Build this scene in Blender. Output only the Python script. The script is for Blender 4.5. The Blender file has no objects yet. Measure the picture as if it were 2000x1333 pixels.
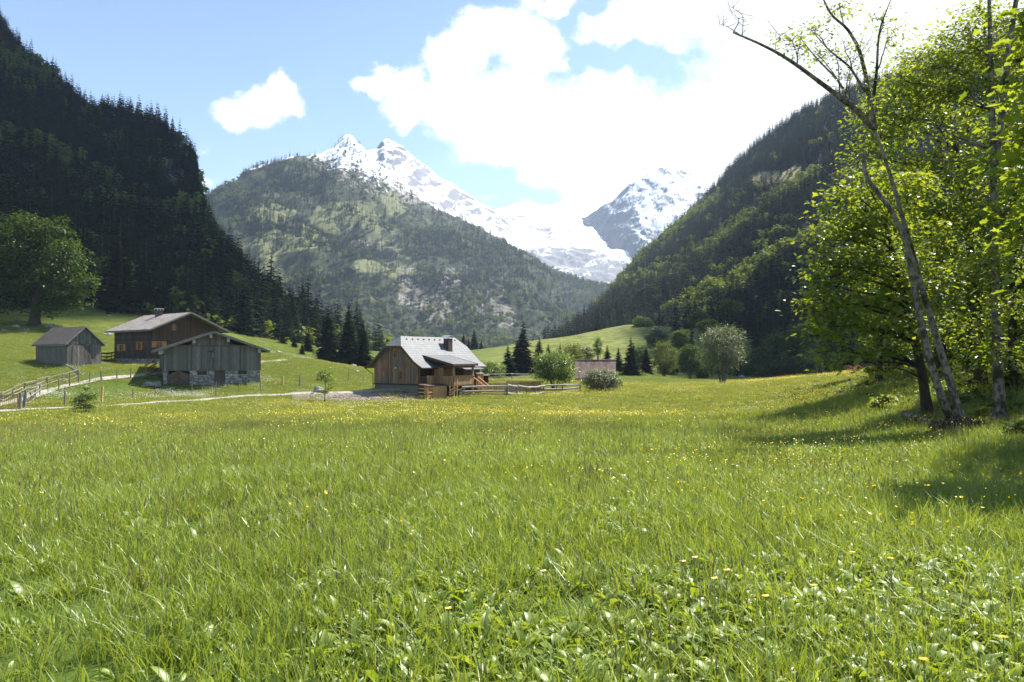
import bpy, math, random
import numpy as np
from mathutils import Vector, Matrix, noise

random.seed(11)
rng = np.random.default_rng(11)
sc = bpy.context.scene
COL = sc.collection

# ------------------------------------------------------------------ camera model (27 mm lens, pitched up about one degree)
F, CX, CY, HZ, CAMZ = 1500.0, 1000.0, 666.5, 693.0, 1.7
PIT = math.atan((HZ - CY) / F)
CP, SP = math.cos(PIT), math.sin(PIT)

def P(px, py, d):
    px, py, d = np.asarray(px, float), np.asarray(py, float), np.asarray(d, float)
    u, v = (px - CX) / F, (CY - py) / F
    dy = CP - v * SP
    t = d / dy
    return np.stack([u * t, d + 0 * t, CAMZ + (SP + v * CP) * t], -1)

def proj(p):
    p = np.asarray(p, float)
    x, y, z = p[..., 0], p[..., 1], p[..., 2] - CAMZ
    dep = y * CP + z * SP
    dep = np.where(np.abs(dep) < .01, .01, dep)
    return CX + F * x / dep, CY - F * (-y * SP + z * CP) / dep, dep

def sstep(a, b, x):
    t = np.clip((x - a) / (b - a), 0, 1)
    return t * t * (3 - 2 * t)

# ------------------------------------------------------------------ mesh helpers
def np_mesh(name, V, faces, mats=(), tint=None, mi=None, smooth=False, vattr=None):
    """faces: list of (M,k) int arrays."""
    me = bpy.data.meshes.new(name)
    V = np.asarray(V, np.float32)
    me.vertices.add(len(V)); me.vertices.foreach_set('co', V.ravel())
    loops = np.concatenate([f.ravel() for f in faces]).astype(np.int32)
    tot = np.concatenate([np.full(len(f), f.shape[1]) for f in faces]).astype(np.int32)
    me.loops.add(len(loops)); me.loops.foreach_set('vertex_index', loops)
    me.polygons.add(len(tot))
    st = np.concatenate([[0], np.cumsum(tot)[:-1]]).astype(np.int32)
    me.polygons.foreach_set('loop_start', st)
    if mi is not None: me.polygons.foreach_set('material_index', np.asarray(mi, np.int32))
    me.polygons.foreach_set('use_smooth', np.full(len(tot), bool(smooth)))
    if tint is not None:
        a = me.attributes.new('tint', 'FLOAT', 'FACE'); a.data.foreach_set('value', np.asarray(tint, np.float32))
    for k, val in (vattr or {}).items():
        a = me.attributes.new(k, 'FLOAT', 'POINT'); a.data.foreach_set('value', np.asarray(val, np.float32))
    for m in mats: me.materials.append(m)
    me.update(calc_edges=True); me.validate()
    return me

def obj(name, me, parent=None, loc=None):
    o = bpy.data.objects.new(name, me); COL.objects.link(o)
    if parent is not None: o.parent = parent
    if loc is not None: o.location = loc
    return o

def tag(o, label=None, cat=None, group=None, kind=None):
    if label: o['label'] = label
    if cat: o['category'] = cat
    if group: o['group'] = group
    if kind: o['kind'] = kind
    return o

def empty(name, loc, rz, label, cat, group=None):
    o = bpy.data.objects.new(name, None); COL.objects.link(o)
    o.location = loc; o.rotation_euler = (0, 0, rz); o.empty_display_size = .2
    return tag(o, label, cat, group)

def copy_tree(o, parent=None):
    c = o.copy(); COL.objects.link(c)
    if parent is not None: c.parent = parent
    for ch in list(o.children): copy_tree(ch, c)
    return c

class MB:
    def __init__(s): s.V, s.F, s.T, s.n = [], [], [], 0
    def add(s, V, F, tint=1.0):
        V = np.asarray(V, float)
        s.V.append(V)
        for f in F:
            s.F.append([i + s.n for i in f]); s.T.append(tint)
        s.n += len(V)
    def hexa(s, q, tint=1.0):   # 8 corners: bottom 4 then top 4
        s.add(q, [(0, 3, 2, 1), (4, 5, 6, 7), (0, 1, 5, 4), (1, 2, 6, 5), (2, 3, 7, 6), (3, 0, 4, 7)], tint)
    def box(s, a, b, tint=1.0):
        x0, y0, z0 = a; x1, y1, z1 = b
        s.hexa([(x0, y0, z0), (x1, y0, z0), (x1, y1, z0), (x0, y1, z0), (x0, y0, z1), (x1, y0, z1), (x1, y1, z1), (x0, y1, z1)], tint)
    def beam(s, p, q, w, h, tint=1.0, up=(0, 0, 1)):
        p, q = np.array(p, float), np.array(q, float)
        d = q - p; d /= np.linalg.norm(d)
        up = np.array(up, float)
        if abs(d @ up) > .98: up = np.array((0, 1.0, 0))
        r = np.cross(d, up); r /= np.linalg.norm(r); u = np.cross(r, d)
        c = []
        for e in (p, q):
            for a, b in ((-1, -1), (1, -1), (1, 1), (-1, 1)): c.append(e + r * a * w / 2 + u * b * h / 2)
        s.hexa(c, tint)
    def tube(s, pts, rad, n=7, tint=1.0):
        pts = np.asarray(pts, float); m = len(pts)
        rad = np.broadcast_to(np.asarray(rad, float), (m,))
        tg = np.gradient(pts, axis=0); tg /= np.linalg.norm(tg, axis=1)[:, None] + 1e-9
        ref = np.array((0.31, 0.95, 0.05)) if abs(tg[0][1]) < .9 else np.array((1.0, 0, 0))
        a = np.arange(n) * 2 * math.pi / n
        V = []
        for i in range(m):
            r = np.cross(tg[i], ref); r /= np.linalg.norm(r) + 1e-9
            u = np.cross(r, tg[i])
            V.append(pts[i] + rad[i] * (np.cos(a)[:, None] * r + np.sin(a)[:, None] * u))
        V = np.concatenate(V)
        Fc = []
        for i in range(m - 1):
            for j in range(n):
                k = (j + 1) % n
                Fc.append((i * n + j, i * n + k, (i + 1) * n + k, (i + 1) * n + j))
        Fc.append(tuple(range(n - 1, -1, -1))); Fc.append(tuple((m - 1) * n + j for j in range(n)))
        s.add(V, Fc, tint)
    def mesh(s, name, mats, smooth=False):
        V = np.concatenate(s.V)
        byk = {}
        for f, t in zip(s.F, s.T): byk.setdefault(len(f), []).append((f, t))
        fs, ts = [], []
        for k, l in byk.items():
            fs.append(np.array([x[0] for x in l])); ts += [x[1] for x in l]
        return np_mesh(name, V, fs, mats, ts, smooth=smooth)
    def build(s, name, mat, parent=None, smooth=False, loc=None):
        return obj(name, s.mesh(name, [mat], smooth), parent, loc)

# ------------------------------------------------------------------ materials
class NT:
    def __init__(s, nt): s.nt = nt
    def n(s, t, **kw):
        nd = s.nt.nodes.new(t)
        for k, v in kw.items():
            if k.startswith('i_'):
                key = k[2:]
                key = int(key) if key.isdigit() else key.replace('_', ' ')
                s.put(nd.inputs[key], v)
            else: setattr(nd, k, v)
        return nd
    def put(s, sock, v):
        if isinstance(v, bpy.types.NodeSocket): s.nt.links.new(v, sock)
        elif isinstance(v, bpy.types.Node): s.nt.links.new(v.outputs[0], sock)
        else:
            if hasattr(sock.default_value, '__len__') and not hasattr(v, '__len__'): v = (v,) * len(sock.default_value)
            if hasattr(sock.default_value, '__len__') and len(sock.default_value) == 4 and len(v) == 3: v = tuple(v) + (1,)
            sock.default_value = v
    def math(s, op, a, b=0.0, c=0.0, clamp=False):
        nd = s.nt.nodes.new('ShaderNodeMath'); nd.operation = op; nd.use_clamp = clamp
        s.put(nd.inputs[0], a); s.put(nd.inputs[1], b); s.put(nd.inputs[2], c)
        return nd.outputs[0]
    def mix(s, f, a, b, blend='MIX'):
        nd = s.nt.nodes.new('ShaderNodeMix'); nd.data_type = 'RGBA'; nd.blend_type = blend
        s.put(nd.inputs[0], f); s.put(nd.inputs[6], a); s.put(nd.inputs[7], b)
        return nd.outputs[2]
    def rng(s, v, a, b, c=0.0, d=1.0, smooth=True):
        nd = s.nt.nodes.new('ShaderNodeMapRange'); nd.interpolation_type = 'SMOOTHSTEP' if smooth else 'LINEAR'
        for i, x in enumerate((v, a, b, c, d)): s.put(nd.inputs[i], x)
        return nd.outputs[0]
    def noise(s, vec, scale, detail=4, rough=.55, out=0):
        nd = s.n('ShaderNodeTexNoise', i_Scale=scale, i_Detail=detail, i_Roughness=rough)
        if vec is not None: s.put(nd.inputs['Vector'], vec)
        return nd.outputs[out]
    def attr(s, name):
        return s.n('ShaderNodeAttribute', attribute_name=name).outputs['Fac']
    def pos(s): return s.n('ShaderNodeNewGeometry').outputs['Position']
    def oco(s): return s.n('ShaderNodeTexCoord').outputs['Object']
    def vmul(s, v, m):
        nd = s.n('ShaderNodeVectorMath', operation='MULTIPLY'); s.put(nd.inputs[0], v); s.put(nd.inputs[1], m); return nd.outputs[0]

MATS = {}
def newmat(name):
    m = bpy.data.materials.new(name); m.use_nodes = True
    m.node_tree.nodes.clear()
    t = NT(m.node_tree)
    out = t.n('ShaderNodeOutputMaterial')
    MATS[name] = m
    return m, t, out

def principled(t, out, color, rough=.7, spec=.3, bump=None, bstr=.3, bdist=.02, metal=0.0):
    b = t.n('ShaderNodeBsdfPrincipled')
    t.put(b.inputs['Base Color'], color); t.put(b.inputs['Roughness'], rough)
    t.put(b.inputs['Specular IOR Level'], spec); t.put(b.inputs['Metallic'], metal)
    if bump is not None:
        bn = t.n('ShaderNodeBump', i_Strength=bstr, i_Distance=bdist); t.put(bn.inputs['Height'], bump)
        t.nt.links.new(bn.outputs[0], b.inputs['Normal'])
    t.nt.links.new(b.outputs[0], out.inputs[0])
    return b

def wood(name, c1, c2, sc3=(5, 5, .5), rough=.75, patch=None):
    m, t, out = newmat(name)
    v = t.vmul(t.oco(), sc3)
    n1 = t.noise(v, 3, 5, .65)
    col = t.mix(t.rng(n1, .3, .7), c1, c2)
    if patch: col = t.mix(t.rng(t.noise(t.vmul(t.oco(), (1.2, 1.2, .5)), 1.0, 3), .44, .64), col, patch)
    tn = t.attr('tint')
    col = t.mix(1.0, col, t.n('ShaderNodeCombineColor', i_0=tn, i_1=tn, i_2=tn).outputs[0], 'MULTIPLY')
    principled(t, out, col, rough, .25, n1, .4, .02)
    return m

def leafmat(name, c1, c2, trans=.45, tcol=None, gloss=.08, rough=.35, tintamt=.35, big=.12, objrand=True):
    """thin leaf: diffuse front, light coming through, a waxy glint."""
    m, t, out = newmat(name)
    rnd = t.n('ShaderNodeObjectInfo').outputs['Random'] if objrand else None
    f = t.attr('tint')
    if objrand: f = t.math('ADD', t.math('MULTIPLY', f, .6), t.math('MULTIPLY', rnd, .4))
    f = t.math('ADD', f, t.math('MULTIPLY', t.math('SUBTRACT', t.noise(t.pos(), big, 3), .5), .9), clamp=True)
    col = t.mix(f, c1, c2)
    tc = t.mix(1.0, col, tcol or (1.5, 1.35, .55, 1), 'MULTIPLY')
    d = t.n('ShaderNodeBsdfDiffuse'); t.put(d.inputs[0], col)
    tr = t.n('ShaderNodeBsdfTranslucent'); t.put(tr.inputs[0], tc)
    ms = t.n('ShaderNodeMixShader', i_0=trans); t.nt.links.new(d.outputs[0], ms.inputs[1]); t.nt.links.new(tr.outputs[0], ms.inputs[2])
    g = t.n('ShaderNodeBsdfGlossy', i_Roughness=rough); t.put(g.inputs[0], (.9, .95, .9, 1))
    m2 = t.n('ShaderNodeMixShader', i_0=gloss); t.nt.links.new(ms.outputs[0], m2.inputs[1]); t.nt.links.new(g.outputs[0], m2.inputs[2])
    t.nt.links.new(m2.outputs[0], out.inputs[0])
    return m

def plain(name, c, rough=.6, spec=.3, metal=0.0, var=.25, scale=4):
    m, t, out = newmat(name)
    n1 = t.noise(t.oco(), scale, 4, .6)
    col = t.mix(n1, tuple(x * (1 - var) for x in c), tuple(x * (1 + var) for x in c))
    principled(t, out, col, rough, spec, n1, .2, .02, metal)
    return m

M_WOODGREY = wood('weathered_boards', (.10, .088, .075), (.17, .155, .135))
M_WOODGREY2 = wood('grey_boards', (.085, .075, .062), (.19, .17, .145))
M_DARKLOG = wood('dark_logs', (.028, .026, .027), (.055, .048, .045), (.5, .5, 5), patch=(.115, .052, .026))
M_GABLEBROWN = wood('brown_boards', (.055, .031, .018), (.105, .057, .03))
M_CHALET = wood('chalet_boards', (.105, .076, .052), (.175, .135, .10), patch=(.235, .128, .06))
M_ORANGE = wood('fresh_boards', (.44, .235, .095), (.60, .35, .155))
M_PORCH = wood('porch_boards', (.27, .15, .065), (.40, .24, .115))
M_ORANGEDK = wood('stained_boards', (.22, .105, .042), (.33, .165, .068))
M_REDDK = wood('dark_red_boards', (.07, .026, .018), (.11, .04, .026))
M_FENCE = wood('fence_wood', (.20, .175, .145), (.36, .33, .29), (.6, .6, 6))
M_POST = wood('post_wood', (.14, .115, .09), (.24, .21, .17))
M_DOOR = wood('door_boards', (.10, .07, .048), (.14, .10, .07))
M_BARGE = wood('barge_boards', (.14, .13, .115), (.22, .205, .18), (1, 1, 1))
M_PURLIN = wood('beam_ends', (.30, .29, .27), (.45, .43, .40))
M_SHUT = wood('shutter_wood', (.36, .15, .045), (.48, .21, .07))
M_GLASS, _t, _o = newmat('dark_glass'); principled(_t, _o, (.012, .015, .016), .08, .6)
M_CONC = plain('concrete', (.17, .155, .135), .9, .2)
M_METAL = plain('brown_metal', (.14, .075, .055), .5, .4, .3)
M_TIN = plain('tin', (.55, .55, .56), .35, .5, .6)
M_BRICK = plain('chimney_cladding', (.075, .045, .038), .7, .3)
M_RUST, _t, _o = newmat('rusty_sheet')
_v = _t.oco(); _n = _t.noise(_t.vmul(_v, (1, .4, .4)), 1.6, 6, .7)
_c = _t.mix(_t.rng(_n, .35, .68), (.14, .068, .045, 1), (.27, .19, .15, 1))
principled(_t, _o, _c, .6, .3, _t.n('ShaderNodeTexWave', i_Scale=3.0, i_Vector=_v).outputs[1], .25, .03)

def roofmat(name, c1, c2, mort, bw, bh, msize, rough=.5, spec=.4):
    m, t, out = newmat(name)
    uv = t.n('ShaderNodeUVMap').outputs[0]
    b = t.n('ShaderNodeTexBrick', offset=.5, i_Color1=c1 + (1,), i_Color2=c2 + (1,), i_Mortar=mort + (1,), i_Scale=1.0, i_Mortar_Size=msize, i_Brick_Width=bw, i_Row_Height=bh, i_Bias=0.0)
    t.put(b.inputs['Vector'], uv)
    n = t.noise(t.oco(), 1.3, 5, .6)
    col = t.mix(t.rng(n, .3, .75), b.outputs[0], t.mix(.6, b.outputs[0], c2 + (1,)))
    principled(t, out, col, rough, spec, b.outputs['Fac'], -.6, .03)
    return m
M_SLATE = roofmat('slate_tiles', (.105, .11, .115), (.155, .16, .165), (.05, .05, .05), .42, .34, .03, .6, .25)
M_SHINGLE = roofmat('old_shingles', (.12, .10, .088), (.30, .265, .24), (.05, .042, .036), .16, .30, .012, .75, .25)
M_SHINGLEDK = roofmat('dark_shingles', (.075, .062, .052), (.115, .098, .085), (.04, .033, .028), .2, .3, .012, .85, .2)

M_STONE, _t, _o = newmat('stone_wall')
_v = _t.vmul(_t.oco(), (2.1, 2.1, 4.4))
_vo = _t.n('ShaderNodeTexVoronoi', feature='DISTANCE_TO_EDGE', i_Scale=1.0); _t.put(_vo.inputs['Vector'], _v)
_vc = _t.n('ShaderNodeTexVoronoi', i_Scale=1.0); _t.put(_vc.inputs['Vector'], _v)
_bw = _t.n('ShaderNodeRGBToBW'); _t.put(_bw.inputs[0], _vc.outputs['Color'])
_e = _t.rng(_vo.outputs['Distance'], .0, .12)
_c = _t.mix(_bw.outputs[0], (.17, .155, .14, 1), (.46, .43, .39, 1))
_c = _t.mix(_e, (.12, .11, .1, 1), _c)
principled(_t, _o, _c, .9, .2, _e, .7, .06)

M_ROCK, _t, _o = newmat('boulder')
_n = _t.noise(_t.oco(), 2.5, 6, .6)
principled(_t, _o, _t.mix(_t.rng(_n, .3, .7), (.14, .13, .115, 1), (.36, .35, .32, 1)), .9, .2, _n, .8, .2)

M_BARK, _t, _o = newmat('grey_bark')
_v = _t.pos(); _n = _t.noise(_t.vmul(_v, (1, 1, .6)), 9, 6, .65); _n2 = _t.noise(_v, 2.2, 3)
_c = _t.mix(_t.rng(_n, .36, .62), (.065, .052, .04, 1), (.25, .215, .175, 1))
_c = _t.mix(_t.rng(_n2, .48, .66), _c, (.035, .038, .018, 1))
principled(_t, _o, _c, .9, .15, _n, .8, .05)
M_BARKDK, _t, _o = newmat('dark_bark')
_v = _t.pos(); _n = _t.noise(_t.vmul(_v, (1, 1, .35)), 11, 5, .6)
principled(_t, _o, _t.mix(_n, (.022, .017, .012, 1), (.085, .068, .05, 1)), .95, .1, _n, .8, .05)

M_GRASS = leafmat('grass_blade', (.145, .208, .026, 1), (.295, .365, .072, 1), .48, (1.33, 1.2, .5, 1), .034, .42, big=.10)
M_GRASSFAR = leafmat('meadow_grass', (.150, .190, .025, 1), (.295, .33, .070, 1), .46, (1.33, 1.15, .5, 1), .025, .45, big=.05)
M_BROAD = leafmat('broad_leaf', (.15, .22, .024, 1), (.28, .35, .060, 1), .50, (1.35, 1.25, .45, 1), .035, .42, big=.6)
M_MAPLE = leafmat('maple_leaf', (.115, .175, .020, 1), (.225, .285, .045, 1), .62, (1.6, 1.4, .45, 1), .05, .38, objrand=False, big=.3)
M_MAPLEDK = leafmat('dark_shade_leaf', (.034, .066, .008, 1), (.075, .118, .015, 1), .45, (1.5, 1.4, .45, 1), .02, .42, objrand=False, big=.25)  # dark maple copy: alder's own green, and shade coloured into dim trees, hazels, herbs
M_BUSH = leafmat('bush_leaf', (.095, .15, .018, 1), (.19, .26, .045, 1), .48, (1.5, 1.4, .5, 1), .05, .4, objrand=True, big=.3)
M_WILLOW = leafmat('willow_leaf', (.075, .10, .034, 1), (.155, .185, .075, 1), .40, (1.35, 1.3, .6, 1), .06, .4, objrand=True, big=.3)
M_DECID = leafmat('broadleaf_wood', (.075, .108, .018, 1), (.16, .195, .045, 1), .45, (1.5, 1.35, .5, 1), .012, .5, big=.02)
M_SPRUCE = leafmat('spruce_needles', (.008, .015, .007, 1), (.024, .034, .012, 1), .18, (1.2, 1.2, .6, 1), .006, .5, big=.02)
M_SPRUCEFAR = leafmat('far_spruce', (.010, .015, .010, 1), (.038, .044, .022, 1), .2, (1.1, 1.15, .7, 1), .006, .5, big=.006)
M_SPRUCEMID = leafmat('slope_spruce', (.007, .011, .007, 1), (.023, .030, .014, 1), .15, (1.1, 1.2, .7, 1), .006, .5, big=.012)
M_PETAL = leafmat('yellow_petal', (.78, .58, .015, 1), (.85, .70, .03, 1), .35, (1.1, 1.0, .5, 1), .06, .3)
M_WHITEP = leafmat('white_petal', (.62, .62, .55, 1), (.8, .8, .74, 1), .3, (1, 1, 1, 1), .03, .4)
M_DEAD = leafmat('dead_twig_leaf', (.32, .13, .085, 1), (.45, .20, .14, 1), .3, (1, 1, 1, 1), .03, .5)
M_SEED = leafmat('seed_heads', (.20, .17, .07, 1), (.34, .25, .13, 1), .3, (1.2, 1.1, .7, 1), .03, .5)
M_SYC = leafmat('big_sycamore_leaf', (.026, .052, .007, 1), (.062, .10, .013, 1), .42, (1.5, 1.4, .45, 1), .015, .45, objrand=False, big=.25)
M_STEM = plain('stem', (.09, .15, .035), .6)
# ------------------------------------------------------------------ ground height field
CTRL = []
def cw(x, y, z): CTRL.append((x, y, z))
def cpx(px, py, d): CTRL.append(tuple(P(px, py, d)))
for x in (-30, -10, 0, 10, 30):
    for y in (-40, -15, 0): cw(x, y, 0)
for x in (-6, 0, 6): cw(x, 8, 0)
for a in [(0,812,52),(-150,818,50),(250,800,58),(420,792,64),(560,786,70),(700,785,74),(850,784,75.5),(905,778,77),(1135,766,91),
          (600,869,20),(1000,869,20),(1300,869,20),(600,819,40),(1000,819,40),(1350,817,40),(1250,785,68),(200,850,30),
          (1400,753,105),(1650,737,150),(1300,738,150),(1520,742,128),(1550,790,50),(1600,806,42),
          (1700,744,56),(1760,728,46),(1800,745,36),(1850,795,26),(1690,832,27),(1780,850,21.5),(1850,850,19.5),(1900,850,18.5),(2000,920,12.5),
          (2000,785,24),(2000,742,36),(1900,740,40),(2350,760,30),(1800,717,70),(1750,720,110),(2200,860,14),(2600,720,40),
          (0,765,67),(0,742,78),(0,690,96),(0,642,113),(0,602,142),(-300,650,100),(-300,590,140),(-300,790,60),(80,702,90),
          (200,742,75),(130,716,84),(198,714,86),(225,707,98),(298,712,92),(300,745,78),(310,756,77),(508,748,82.3),(430,705,95),
          (520,690,106),(540,685,135),(620,703,135),(720,723,135),(720,742,100),(600,748,88),(560,771,76),(700,763,84),(640,765,80),
          (729,761,81.5),(795,764,79.5),(780,768,78),(832,783,77.2),(822,778,77.6),(850,786,76),(870,784,75.8),(890,782,76.5),(870,785,78),(905,781,79),(930,776,80),(1010,758,98),(1060,748,105),(950,741,118),(1120,747,112),
          (950,722,155),(1240,724,150),(930,690,205),(1060,663,235),(1225,635,262),(1320,640,262),(930,703,270),(1060,680,310),(1225,650,330),(1150,690,190),
          (1330,705,190),(200,600,150),(300,617,150),(400,642,150),(460,660,150),(120,640,118),(180,650,118),
          (700,704,250),(850,702,350),(1000,698,500)]: cpx(*a)
CTRL = np.array(CTRL)
def _phi(r2): return np.sqrt(r2 + 9.0)
_A = _phi(((CTRL[:, None, :2] - CTRL[None, :, :2]) ** 2).sum(-1)) + np.eye(len(CTRL)) * .05
_M = np.zeros((len(CTRL) + 3,) * 2)
_M[:-3, :-3] = _A; _M[:-3, -3] = 1; _M[:-3, -2:] = CTRL[:, :2]; _M[-3:, :-3] = _M[:-3, -3:].T
_W = np.linalg.solve(_M, np.concatenate([CTRL[:, 2], np.zeros(3)]))
def gz(x, y):
    x, y = np.asarray(x, float), np.asarray(y, float)
    sh = x.shape; x = x.ravel(); y = y.ravel(); out = np.empty(len(x))
    for i in range(0, len(x), 20000):
        a, b = x[i:i+20000], y[i:i+20000]
        k = _phi((a[:, None] - CTRL[None, :, 0]) ** 2 + (b[:, None] - CTRL[None, :, 1]) ** 2)
        z = k @ _W[:-3] + _W[-3] + a * _W[-2] + b * _W[-1]
        r = np.hypot(a, b); w = sstep(300, 560, r)
        z = z * (1 - w) + (-8) * w
        z += .05 * np.sin(a * .9 + 1.3 * np.sin(b * .7)) * np.sin(b * 1.1) * sstep(4, 12, r)
        out[i:i+20000] = z
    return out.reshape(sh)
def og(px, py, d0=3.0, d1=330.0):
    """where the view ray through a photo point meets the ground"""
    d = np.geomspace(d0, d1, 900)
    p = P(np.full(900, px), np.full(900, py), d)
    below = p[:, 2] - gz(p[:, 0], p[:, 1]) <= 0
    i = int(np.argmax(below)) if below.any() else 899
    return np.array((p[i, 0], p[i, 1], float(gz(p[i, 0], p[i, 1]))))
def gat(px, d):
    p = P(px, HZ, d); return np.array((p[0], p[1], float(gz(p[0], p[1]))))

ys = np.concatenate([[-60, -40, -25, -15, -8, -4], np.geomspace(1, 420, 230), np.geomspace(450, 5200, 14)])
t = np.linspace(-1, 1, 261)
xs = np.sinh(t * 5.2) / np.sinh(5.2) * 420
xs = np.concatenate([[-4500, -2000, -1000, -600], xs, [600, 1000, 2000, 4500]])
X, Y = np.meshgrid(xs, ys)
Z = gz(X, Y)
def grid_faces(nu, nv):   # nv rows of nu
    i = np.arange(nv - 1)[:, None] * nu + np.arange(nu - 1)[None, :]
    return np.stack([i, i + 1, i + nu + 1, i + nu], -1).reshape(-1, 4)

mg, t_, out = newmat('meadow_ground')
p_ = t_.pos()
n1 = t_.noise(p_, .06, 4); n2 = t_.noise(p_, 1.2, 5, .65); n3 = t_.noise(p_, .35, 5, .6)
c = t_.mix(t_.rng(n1, .35, .65), (.050, .088, .014, 1), (.085, .118, .020, 1))
c = t_.mix(t_.rng(n2, .4, .7), c, (.055, .075, .016, 1))
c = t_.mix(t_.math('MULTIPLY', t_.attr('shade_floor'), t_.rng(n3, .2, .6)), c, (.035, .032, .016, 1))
c = t_.mix(t_.math('MULTIPLY', t_.attr('pasture'), t_.rng(n3, .35, .6)), c, (.16, .165, .040, 1))
c = t_.mix(t_.math('MULTIPLY', t_.attr('bare'), t_.rng(n2, .3, .5)), c, (.22, .18, .13, 1))
principled(t_, out, c, .95, .1, n2, .5, .15)
gx, gy, gzv = X.ravel(), Y.ravel(), Z.ravel()
gpx, gpy, gdp = proj(np.stack([gx, gy, gzv], -1))
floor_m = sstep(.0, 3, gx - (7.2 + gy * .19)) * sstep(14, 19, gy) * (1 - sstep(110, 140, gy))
past_m = sstep(140, 170, gy) * sstep(-18, 5, gx) * (1 - sstep(300, 340, gy)) + .5 * sstep(100, 125, gy) * sstep(30, 60, -gx)
RD = [og(560, 772), og(640, 769), og(730, 764), og(800, 764)]
bare_m = np.exp(-(((gpx - 725) / 105) ** 2) ** 3 - ((gpy - 774) / 9) ** 4) * (gdp > 60) * (gdp < 90)
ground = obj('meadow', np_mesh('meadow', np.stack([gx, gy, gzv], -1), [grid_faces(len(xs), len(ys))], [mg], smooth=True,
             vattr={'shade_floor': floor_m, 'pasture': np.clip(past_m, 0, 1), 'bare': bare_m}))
tag(ground, 'green flower meadow filling the valley floor', kind='structure')

# gravel tracks as draped strips
M_GRAVEL, t_, out = newmat('gravel')
n1 = t_.noise(t_.pos(), 7, 6, .7); n2 = t_.noise(t_.pos(), .6, 4)
c = t_.mix(t_.rng(n1, .3, .7), (.22, .20, .165, 1), (.40, .37, .32, 1))
c = t_.mix(t_.rng(n2, .55, .7), c, (.16, .17, .07, 1))
principled(t_, out, c, .95, .1, n1, .5, .04)
def track(name, pts, w, label, lift=.035):
    pts = np.array(pts); q = []
    for i in range(len(pts) - 1):
        m = max(2, int(np.linalg.norm(pts[i + 1] - pts[i]) / .6))
        for k in range(m): q.append(pts[i] + (pts[i + 1] - pts[i]) * k / m)
    q = np.array(q + [pts[-1]])
    for _ in range(6): q[1:-1] = (q[:-2] + 2 * q[1:-1] + q[2:]) / 4
    tg = np.gradient(q[:, :2], axis=0); tg /= np.linalg.norm(tg, axis=1)[:, None]
    nr = np.stack([-tg[:, 1], tg[:, 0]], -1)
    rows = []
    for s in np.linspace(-1, 1, 7):
        ww = w * (1 + .12 * np.array([noise.noise(Vector((a * .5, b * .5, s))) for a, b in q[:, :2]]))
        xy = q[:, :2] + nr * (s * ww)[:, None]
        rows.append(np.concatenate([xy, (gz(xy[:, 0], xy[:, 1]) + lift + .02 * (1 - s * s))[:, None]], 1))
    V = np.stack(rows, 1).reshape(-1, 3)
    o = obj(name, np_mesh(name, V, [grid_faces(7, len(q))], [M_GRAVEL], smooth=True))
    tag(o, label, kind='structure')
    return q
T1 = track('road', [gat(-330, 55), og(-60, 812), og(40, 801), og(170, 796), og(300, 789), og(430, 779), og(560, 772), og(650, 768), og(730, 765), og(790, 763)], .75, 'pale gravel road along the meadow edge', .06)
T2 = track('path', [og(-60, 808), og(10, 790), og(60, 775), og(110, 760), og(160, 748), og(225, 739), og(290, 735), og(330, 728)], .5, 'gravel track climbing from the gate to the old farmhouse', .06)
T3 = track('footpath', [og(505, 709), og(540, 706), og(560, 704)], .5, 'short pale path behind the barn')
TRK = np.concatenate([T1, T2])

# ------------------------------------------------------------------ mountains
def catmull(a, n):
    a = np.asarray(a, float); m = len(a); t = np.linspace(0, m - 1, n); i = np.clip(t.astype(int), 0, m - 2); f = (t - i)
    f = f.reshape((-1,) + (1,) * (a.ndim - 1))
    p0, p1, p2, p3 = a[np.clip(i - 1, 0, m - 1)], a[i], a[i + 1], a[np.clip(i + 2, 0, m - 1)]
    return .5 * (2 * p1 + (p2 - p0) * f + (2 * p0 - 5 * p1 + 4 * p2 - p3) * f ** 2 + (3 * p1 - p0 - 3 * p2 + p3) * f ** 3)
def loft(profiles, nu, nv, amp, freq, seed, ridged=False, top_damp=.35, back=(.3, .25)):
    W = np.array([P(*np.array(p, float).T) for p in profiles])      # cols x rows x 3
    W = catmull(W, nu)                                               # nu x rows x 3
    W = catmull(W.transpose(1, 0, 2), nv)                            # nv x nu x 3
    v = np.linspace(0, 1, nv)
    damp = np.minimum(1, v * 5) * (top_damp + (1 - top_damp) * np.minimum(1, (1 - v) * 6))
    N = np.empty((nv, nu))
    off = Vector((seed * 13.7, seed * 7.1, seed * 3.3))
    for j in range(nv):
        for i in range(nu):
            q = Vector(W[j, i]) * freq + off
            N[j, i] = (noise.ridged_multi_fractal(q, .9, 2.1, 6, 1.0, 2.0) - 1.2) * .7 if ridged else noise.fractal(q, .9, 2.1, 6)
    W[..., 2] += amp * N * damp[:, None]
    W[..., 1] += amp * .5 * np.roll(N, 7, 1) * damp[:, None]
    top = W[-1]
    bk1 = top.copy(); bk1[:, 1] += back[0] * 120; bk1[:, 0] *= bk1[:, 1] / top[:, 1]; bk1[:, 2] -= back[1] * 60
    bk2 = top.copy(); bk2[:, 1] += back[0] * 900; bk2[:, 0] *= bk2[:, 1] / top[:, 1]; bk2[:, 2] = np.minimum(bk2[:, 2] * .3, bk2[:, 2] - 20)
    return np.concatenate([W, bk1[None]]), np.concatenate([W, bk1[None], bk2[None]]), N
def seg_dist(px, py, line):
    d = np.full(np.shape(px), 1e9)
    for (a, b), (c_, e) in zip(line[:-1], line[1:]):
        L2 = (c_ - a) ** 2 + (e - b) ** 2
        t = np.clip(((px - a) * (c_ - a) + (py - b) * (e - b)) / L2, 0, 1)
        d = np.minimum(d, np.hypot(px - a - t * (c_ - a), py - b - t * (e - b)))
    return d
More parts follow.
